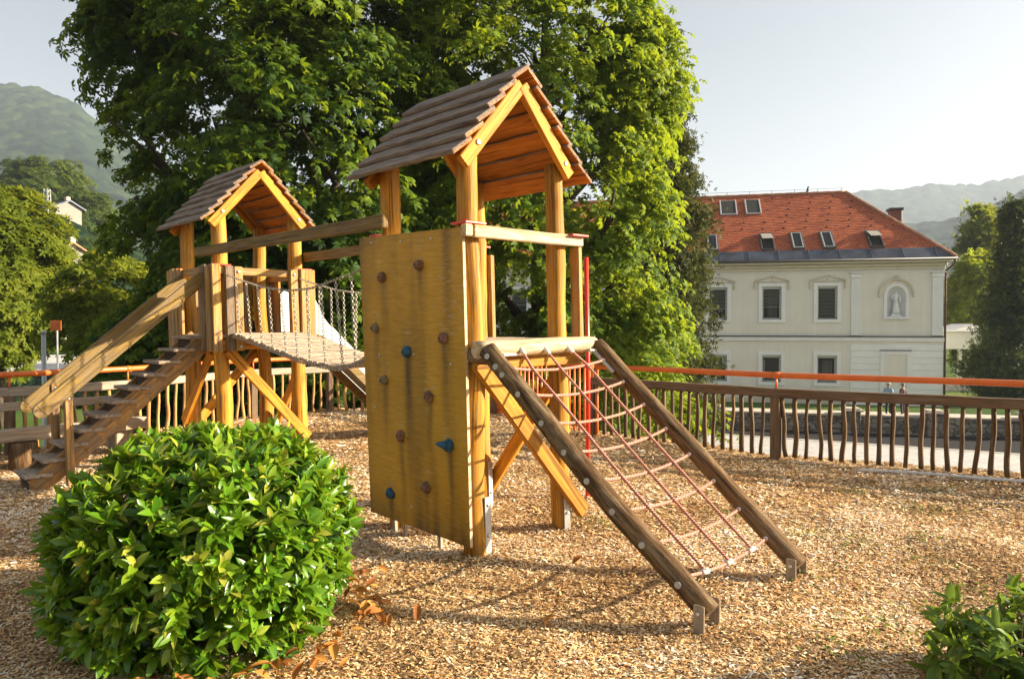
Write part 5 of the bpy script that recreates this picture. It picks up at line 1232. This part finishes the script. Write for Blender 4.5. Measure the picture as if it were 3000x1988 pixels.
one('hood_mould', M['cornice'], ni, lambda mb: (arc_mould(mb, .93, .12, .004, 3.46, .12, math.pi - .12, .12), [mb.beam(B(nc + s_ * .93, .06, 3.30), B(nc + s_ * .93, .06, 3.58), .12, .12, on, .01) for s_ in (-1, 1)], mb.ball(B(nc, .05, 4.52), .10, (1.4, .5, .8), 8, 6)))
bw = one('blind_window', M['trim'], villa, lambda mb: frame_rect(mb, 1.95, 3.19, -2.25, -.14, .22, .06, .11))
one('panel', M['stucco'], bw, lambda mb: mb.quad(B(1.95, .064, -2.25), B(3.19, .064, -2.25), B(3.19, .064, -.14), B(1.95, .064, -.14)))
one('drip_mould', M['gutter'], bw, lambda mb: mb.beam(B(1.70, .08, .115), B(3.44, .08, .115), .16, .03, Z, .005))
# roof
EO, EZ, SL, RS, RZ = .50, 5.60, 6.5 / 5.1, 6.5, 10.7
def RP(t, s, h=0.0): return B(t, EO - s, EZ + s * 5.1 / 6.5) + (on * .617 + Z * .787) * h
def hip(s): return -.5 + 4.63 * s / 6.5
def rf(mb):
    s = .78; st = .1605; 
    while s < RS - .01:
        s1 = min(s + st, RS); q = [(hip(s) + .02, s), (TL + .5, s), (TL + .5, s1), (hip(s1) + .02, s1)]
        mb.add([RP(q[0][0], q[0][1], .022), RP(q[1][0], q[1][1], .022), RP(q[2][0], q[2][1], 0), RP(q[3][0], q[3][1], 0), RP(q[0][0], q[0][1], -.01), RP(q[1][0], q[1][1], -.01)], [[0, 1, 2, 3], [4, 5, 1, 0]], [V3((t, k_, 0)) for t, k_ in q] + [V3((t, k_, 0)) for t, k_ in q[:2]], .5); s = s1
    A = B(-.5, EO, EZ); Bk = B(-.5, -DEP - EO, EZ); T = B(4.13, -6, RZ); T2 = B(TL + .5, -6, RZ); Bk2 = B(TL + .5, -DEP - EO, EZ); A2 = B(TL + .5, EO, EZ)
    mb.add([A, Bk, T], [[0, 1, 2]], [V3((0, 0, 0)), V3((13, 0, 0)), V3((6.5, 6.9, 0))], .5); mb.add([Bk, Bk2, T2, T], [[0, 1, 2, 3]], [V3((0, 0, 0)), V3((30, 0, 0)), V3((30, 8, 0)), V3((4.6, 8, 0))], .5); mb.add([A2, Bk2, T2], [[0, 1, 2]], None, .5)
roof = one('roof', M['tile'], villa, rf)
def skirt(mb):
    mb.add([RP(-.5, 0, .03), RP(TL + .5, 0, .03), RP(TL + .5, .80, .045), RP(hip(.80), .80, .045), RP(-.5, 0, -.12), RP(TL + .5, 0, -.12)], [[0, 1, 2, 3], [4, 5, 1, 0]], None, .5)
    for i in range(17): mb.beam(RP(hip(.4) + .7 + i * 1.75, .01, .05), RP(hip(.4) + .7 + i * 1.75, .79, .06), .04, .03, on, .005)
one('metal_skirt', M['slate'], roof, skirt)
one('gutter', M['gutter'], roof, lambda mb: mb.tube([RP(-.55, -.07, -.02), RP(TL + .5, -.07, -.02)], .075, 8))
one('soffit', M['gutter'], roof, lambda mb: mb.quad(B(-.5, EO, EZ - .1), B(TL, EO, EZ - .1), B(TL, -.2, EZ - .1), B(-.5, -.2, EZ - .1)))
one('ridge_cap', M['tilecap'], roof, lambda mb: (mb.tube([B(4.13 + i * .4, -6, RZ + .01 + .02 * (i % 2)) for i in range(63)], .11, 8), mb.tube([RP(hip(6.5 * i / 24), 6.5 * i / 24, .01 + .03 * (i % 2)) for i in range(25)], .11, 8)))
[one('snow_guard', M['gutter'], roof, lambda mb: mb.beam(RP(t + (.65 if r_ % 2 else 0), s_, .03), RP(t + .09 + (.65 if r_ % 2 else 0), s_, .07), .10, .07, Z, .005)) for r_, s_ in enumerate((2.9, 3.55, 4.2, 4.85, 5.5, 6.1)) for t in np.arange(hip(s_) + .5, 16, 1.3) if not (9.4 < t + .3 < 12.9 and 4 < s_ < 6.2)]
one('ridge_wire', M['gutter'], roof, lambda mb: (mb.tube([B(4.2, -6, RZ + .30), B(TL, -6, RZ + .30)], .012, 4), [mb.tube([B(4.4 + 1.5 * i, -6, RZ), B(4.4 + 1.5 * i, -6, RZ + .32)], .018, 4) for i in range(16)]))
def skylight(t0, t1, s0, s1, opened, up):
    f_ = one('skylight', M['alu' if up else 'darkframe'], roof, lambda mb: (mb.beam(RP(t0, s0 + .05, .06), RP(t1, s0 + .05, .06), .10, .14, on, .01), mb.beam(RP(t0, s1 - .05, .06), RP(t1, s1 - .05, .06), .10, .14, on, .01), [mb.beam(RP(t, s0, .06), RP(t, s1, .06), .08, .16, on + Z, .01) for t in (t0 + .04, t1 - .04)]))
    one('recess', M['interior'], f_, lambda mb: mb.quad(RP(t0 + .06, s0 + .08, .03), RP(t1 - .06, s0 + .08, .03), RP(t1 - .06, s1 - .08, .03), RP(t0 + .06, s1 - .08, .03)))  # flat dark sheet, the shade of the opening put into its colour
    lift = .50 if opened else .10
    one('pane', M['interior'] if up else M['curtain'] if opened else M['glass'], f_, lambda mb: mb.beam(RP((t0 + t1) / 2, s0 + (.50 if opened else .09), lift), RP((t0 + t1) / 2, s1 - .09, .11), t1 - t0 - .17, .03, on + Z, .004))
    if not up and not opened: one('sash', M['alu'], f_, lambda mb: [mb.beam(RP(t, s0 + .08, .12), RP(t, s1 - .08, .12), .06, .04, on + Z, .004) for t in (t0 + .11, t1 - .11)] + [mb.beam(RP(t0 + .09, s_, .12), RP(t1 - .09, s_, .12), .06, .04, on + Z, .004) for s_ in (s0 + .11, s1 - .11)])
for a, b, op in ((12.75, 13.5, 0), (9.37, 10.2, 1), (7.6, 8.35, 0), (5.82, 6.58, 0), (3.1, 3.9, 1)): skylight(a, b, .88, 2.42, op, False)
for a, b in ((11.36, 12.47), (9.8, 10.8)): skylight(a, b, 4.44, 5.95, 0, True)
ch = one('chimney', M['copper'], roof, lambda mb: mb.beam(B(.6, -7.6, 6.6), B(.6, -7.6, 9.55), .72, .72, on, .02))
one('chimney_cap', M['gutter'], ch, lambda mb: mb.beam(B(.6, -7.6, 9.55), B(.6, -7.6, 9.72), .92, .92, on, .02))
one('downpipe', M['copper'], villa, lambda mb: mb.tube([B(-.46, .50, 5.52), B(-.44, .44, 5.28), B(-.28, .22, 5.02), B(-.10, .08, 4.85), B(-.09, .06, 4.5), B(-.09, .06, -3.2)], .06, 8))
# white pavilion beyond the villa
pv = thing('pavilion', 'low white pavilion with a flat white roof on pale columns beyond the villa corner', 'pavilion', (36.5, 54, -3.2))
one('roof', M['trim'], pv, lambda mb: (mb.beam((31.5, 54, .50), (43, 53.2, .50), 4.0, 1.30, Z, .03), mb.beam((31.3, 54, 1.17), (43.2, 53.2, 1.17), 4.4, .06, Z, .01)))
one('gable', M['trim'], pv, lambda mb: mb.add([V3((32.6, 52.4, 1.2)), V3((35.4, 52.3, 1.2)), V3((34, 52.35, 1.72)), V3((32.6, 55, 1.2)), V3((35.4, 55, 1.2)), V3((34, 55, 1.72))], [[0, 1, 2], [3, 5, 4], [0, 2, 5, 3], [1, 4, 5, 2]]))
for x in (33.2, 35.0, 37.6, 40.2): one('column', M['trim'], pv, lambda mb: mb.beam((x, 52.6, -3.2), (x, 52.6, -.1), .26, .26, on, .02))
one('base_wall', M['pavement'], pv, lambda mb: mb.beam((31.5, 52.2, -2.95), (43, 51.5, -2.95), .3, .62, Z, .02))
one('back_wall', M['cornice'], pv, lambda mb: mb.beam((35.5, 55.6, -1.6), (43, 55.2, -1.6), .2, 3.2, Z, .02))

# ------------------------------------------------------------------ figures
def skin_mesh(name, verts, edges, rad, mat, parent, sub=2, root=0):
    me = bpy.data.meshes.new(name + '_cage'); me.from_pydata([tuple(v) for v in verts], edges, [])
    ob = bpy.data.objects.new('cage', me); COL.objects.link(ob)
    md = ob.modifiers.new('s', 'SKIN'); md.use_smooth_shade = True
    for i, d in enumerate(me.skin_vertices[0].data):
        r_ = rad[i]; d.radius = r_ if isinstance(r_, tuple) else (r_, r_); d.use_root = (i == root)
    sb = ob.modifiers.new('u', 'SUBSURF'); sb.levels = sub; sb.render_levels = sub
    bpy.context.view_layer.update(); ev = ob.evaluated_get(bpy.context.evaluated_depsgraph_get()); m2 = ev.to_mesh()
    V = [tuple(v.co) for v in m2.vertices]; F = [list(p.vertices) for p in m2.polygons]; ev.to_mesh_clear(); bpy.data.objects.remove(ob); bpy.data.meshes.remove(me)
    return mesh_obj(name, V, F, mat, parent, None, None, None, True)
def person(label, x, y, z, rot, shirt, capm, seed, arm=.1, H=1.72):
    root = thing('person', label, 'person', (x, y, z)); s = H / 1.75; ca, sa = math.cos(rot), math.sin(rot)
    def P(a, b, c): return (x + (a * ca - b * sa) * s, y + (a * sa + b * ca) * s, z + c * s)     # b: forward
    hp = .095
    v = [P(0, 0, .95), P(0, -.01, 1.12), P(0, 0, 1.30), P(0, .0, 1.44), P(0, .01, 1.52), P(0, .02, 1.60), P(0, .025, 1.70),
         P(-hp, 0, .90), P(-hp, .03, .50), P(-hp, -.02, .09), P(-hp, .12, .035), P(hp, 0, .90), P(hp, .05, .50), P(hp, .03, .09), P(hp, .17, .035),
         P(-.19, 0, 1.41), P(-.25, -.02, 1.14), P(-.24, arm, .92), P(-.24, arm + .04, .84), P(.19, 0, 1.41), P(.25, -.02, 1.14), P(.23, arm, .92), P(.23, arm + .04, .84)]
    e = [(0, 1), (1, 2), (2, 3), (3, 4), (4, 5), (5, 6), (0, 7), (7, 8), (8, 9), (9, 10), (0, 11), (11, 12), (12, 13), (13, 14), (3, 15), (15, 16), (16, 17), (17, 18), (3, 19), (19, 20), (20, 21), (21, 22)]
    r_ = [(.13, .10), (.125, .095), (.15, .10), (.10, .07), .052, .085, .075, .075, .052, .038, .035, .075, .052, .038, .035, .055, .042, .034, .03, .055, .042, .034, .03]
    r_ = [tuple(q * s for q in k) if isinstance(k, tuple) else k * s for k in r_]
    skin_mesh('body', v, e, r_, M['skin'], root)
    g = lambda idx, add: [(tuple((q + add) * s for q in k) if isinstance(k, tuple) else (k + add) * s) for k in [[(.13, .10), (.125, .095), (.15, .10), (.10, .07), .052, .085, .075, .075, .052, .038, .035, .075, .052, .038, .035, .055, .042, .034, .03, .055, .042, .034, .03][i] for i in idx]]
    idx = [1, 0, 2, 3, 15, 16, 19, 20]; skin_mesh('shirt', [v[i] for i in idx], [(0, 1), (0, 2), (2, 3), (3, 4), (4, 5), (3, 6), (6, 7)], g(idx, .022), shirt, root)
    idx = [0, 7, 8, 9, 11, 12, 13]; skin_mesh('trousers', [v[i] for i in idx], [(0, 1), (1, 2), (2, 3), (0, 4), (4, 5), (5, 6)], g(idx, .020), M['trousers'], root)
    for i, j in ((9, 10), (13, 14)): skin_mesh('shoe', [v[i], v[j]], [(0, 1)], [.05 * s, .044 * s], M['shoe'], root, 1)
    hc = V3(P(0, .02, 1.655)); fw = V3((-sa, ca, 0)); mb = MB(); mb.ball(hc + Z * .05 * s, .098 * s, (1, 1.08, .72), 12, 8); mb.beam(hc + fw * .07 * s + Z * .055 * s, hc + fw * .19 * s + Z * .035 * s, .14 * s, .014 * s, Z, .005); mb.build('cap', capm, root)
    mb = MB(); mb.ball(hc - fw * .022 * s, .089 * s, (1, .95, 1.0), 12, 8); mb.build('hair', M['hair'], root)
    rt = V3((ca, sa, 0))
    mb = MB(); mb.ball(hc + fw * .096 * s - Z * .02 * s, .018 * s, (.8, 1, 1.2), 6, 5); mb.build('nose', M['skin'], root)
    for sd_ in (-1, 1): one('ear', M['skin'], root, lambda mb: mb.ball(hc + rt * sd_ * .088 * s - Z * .01 * s, .024 * s, (.5, .8, 1.2), 6, 5))
    for sd_ in (-1, 1): one('eye', M['shoe'], root, lambda mb: mb.ball(hc + rt * sd_ * .032 * s + fw * .082 * s + Z * .002 * s, .010 * s, (1.2, 1, .7), 6, 4))
    for sd_, hi in ((-1, 18), (1, 22)):
        base = V3(v[hi])
        for f_ in range(5):
            o_ = (f_ - 1.5) * .016 if f_ < 4 else .0; d = fw * o_ + (fw * .03 if f_ == 4 else V3((0, 0, 0)))
            L_ = (.075, .085, .08, .062, .05)[f_]
            one('finger', M['skin'], root, lambda mb: mb.tube([base + d * s, base + (d - Z * L_ * .55 + fw * .012) * s, base + (d - Z * L_ + fw * .03) * s], [.009 * s, .008 * s, .006 * s], 6))
    return root
person('person in a light blue shirt, dark trousers and a pale cap standing below the villa', 20.18, 38.0, -3.19, -1.0, M['blue_shirt'], M['cap_beige'], 1, .14)
person('person in a dark maroon jacket and a brown cap standing below the villa', 20.92, 37.9, -3.19, .5, M['maroon'], M['cap_dark'], 2, .06, 1.70)
# statue in the niche
stt = thing('statue', 'white plaster saint statue standing in the arched niche of the villa', 'statue', tuple(B(nc, -.12, 2.16)))
def SP_(a, b, c): return tuple(B(nc - a, -.14 + b, 2.30 + c))
skin_mesh('figure', [SP_(0, 0, .62), SP_(0, 0, .80), SP_(.02, 0, .98), SP_(.03, 0, 1.12), SP_(.04, .01, 1.20), SP_(.05, .03, 1.30), SP_(-.02, 0, .30), SP_(-.05, .02, .04), SP_(.10, .02, .30), SP_(.16, .02, .04), SP_(-.15, 0, 1.08), SP_(-.23, .08, .90), SP_(-.08, .18, .86), SP_(.20, 0, 1.08), SP_(.27, .05, .86), SP_(.20, .12, .68)],
          [(0, 1), (1, 2), (2, 3), (3, 4), (4, 5), (0, 6), (6, 7), (0, 8), (8, 9), (3, 10), (10, 11), (11, 12), (3, 13), (13, 14), (14, 15)], [(.13, .11), (.12, .10), (.14, .10), (.08, .07), .05, .075, .12, .11, .13, .10, .06, .05, .04, .06, .05, .04], M['statue'], stt)
one('robe', M['statue'], stt, lambda mb: mb.tube([SP_(.03, 0, .02), SP_(.03, 0, .20), SP_(.03, 0, .50), SP_(.02, 0, .74)], [.23, .20, .17, .13], 14, wob=.35, seed=2))
one('pedestal', M['statue'], stt, lambda mb: (mb.beam(B(nc, -.14, 2.145), B(nc, -.14, 2.31), .50, .30, on, .03), mb.beam(B(nc - .36, -.12, 2.16), B(nc + .36, -.12, 2.16), .30, .04, Z, .01)))
# bird on the ridge
bd_ = B(6.55, -6, RZ + .12)
mb = MB(); mb.ball(bd_ + Z * .16, .10, (.8, .8, 1.5), 10, 8); mb.ball(bd_ + Z * .34 + tw * -.03, .06, (1, 1, 1), 8, 6); mb.tube([bd_ + Z * .34 - tw * .06, bd_ + Z * .33 - tw * .14], [.02, .004], 5); mb.tube([bd_ + Z * .08 + tw * .05, bd_ - Z * .06 + tw * .14], [.05, .03], 6)
for s_ in (-1, 1): mb.tube([bd_ + Z * .06 + on * .03 * s_, bd_ - Z * .03 + on * .03 * s_], .012, 5)
o = mb.build('bird', M['gutter'], loc=tuple(bd_)); tag(o, 'dark bird perched on the ridge of the red tiled roof', 'bird')

# ------------------------------------------------------------------ haze
HZ = (-2000, 2000, -700, 2000, -4.6, 350)
mb = MB(); x0, x1, y0, y1, z0, z1 = HZ
mb.add([(x0, y0, z0), (x1, y0, z0), (x1, y1, z0), (x0, y1, z0), (x0, y0, z1), (x1, y0, z1), (x1, y1, z1), (x0, y1, z1)], [[3, 2, 1, 0], [4, 5, 6, 7], [0, 1, 5, 4], [1, 2, 6, 5], [2, 3, 7, 6], [3, 0, 4, 7]])
hm, nt = new_mat('haze'); pvn = nd(nt, 'ShaderNodeVolumePrincipled', None, Color=(.72, .84, 1.0, 1), Density=.0003, Anisotropy=.12)
ot = nt.nodes.new('ShaderNodeOutputMaterial'); nt.links.new(pvn.outputs[0], ot.inputs['Volume'])
o = mb.build('haze', hm); tag(o, 'pale morning haze over the valley', None, None, 'stuff')
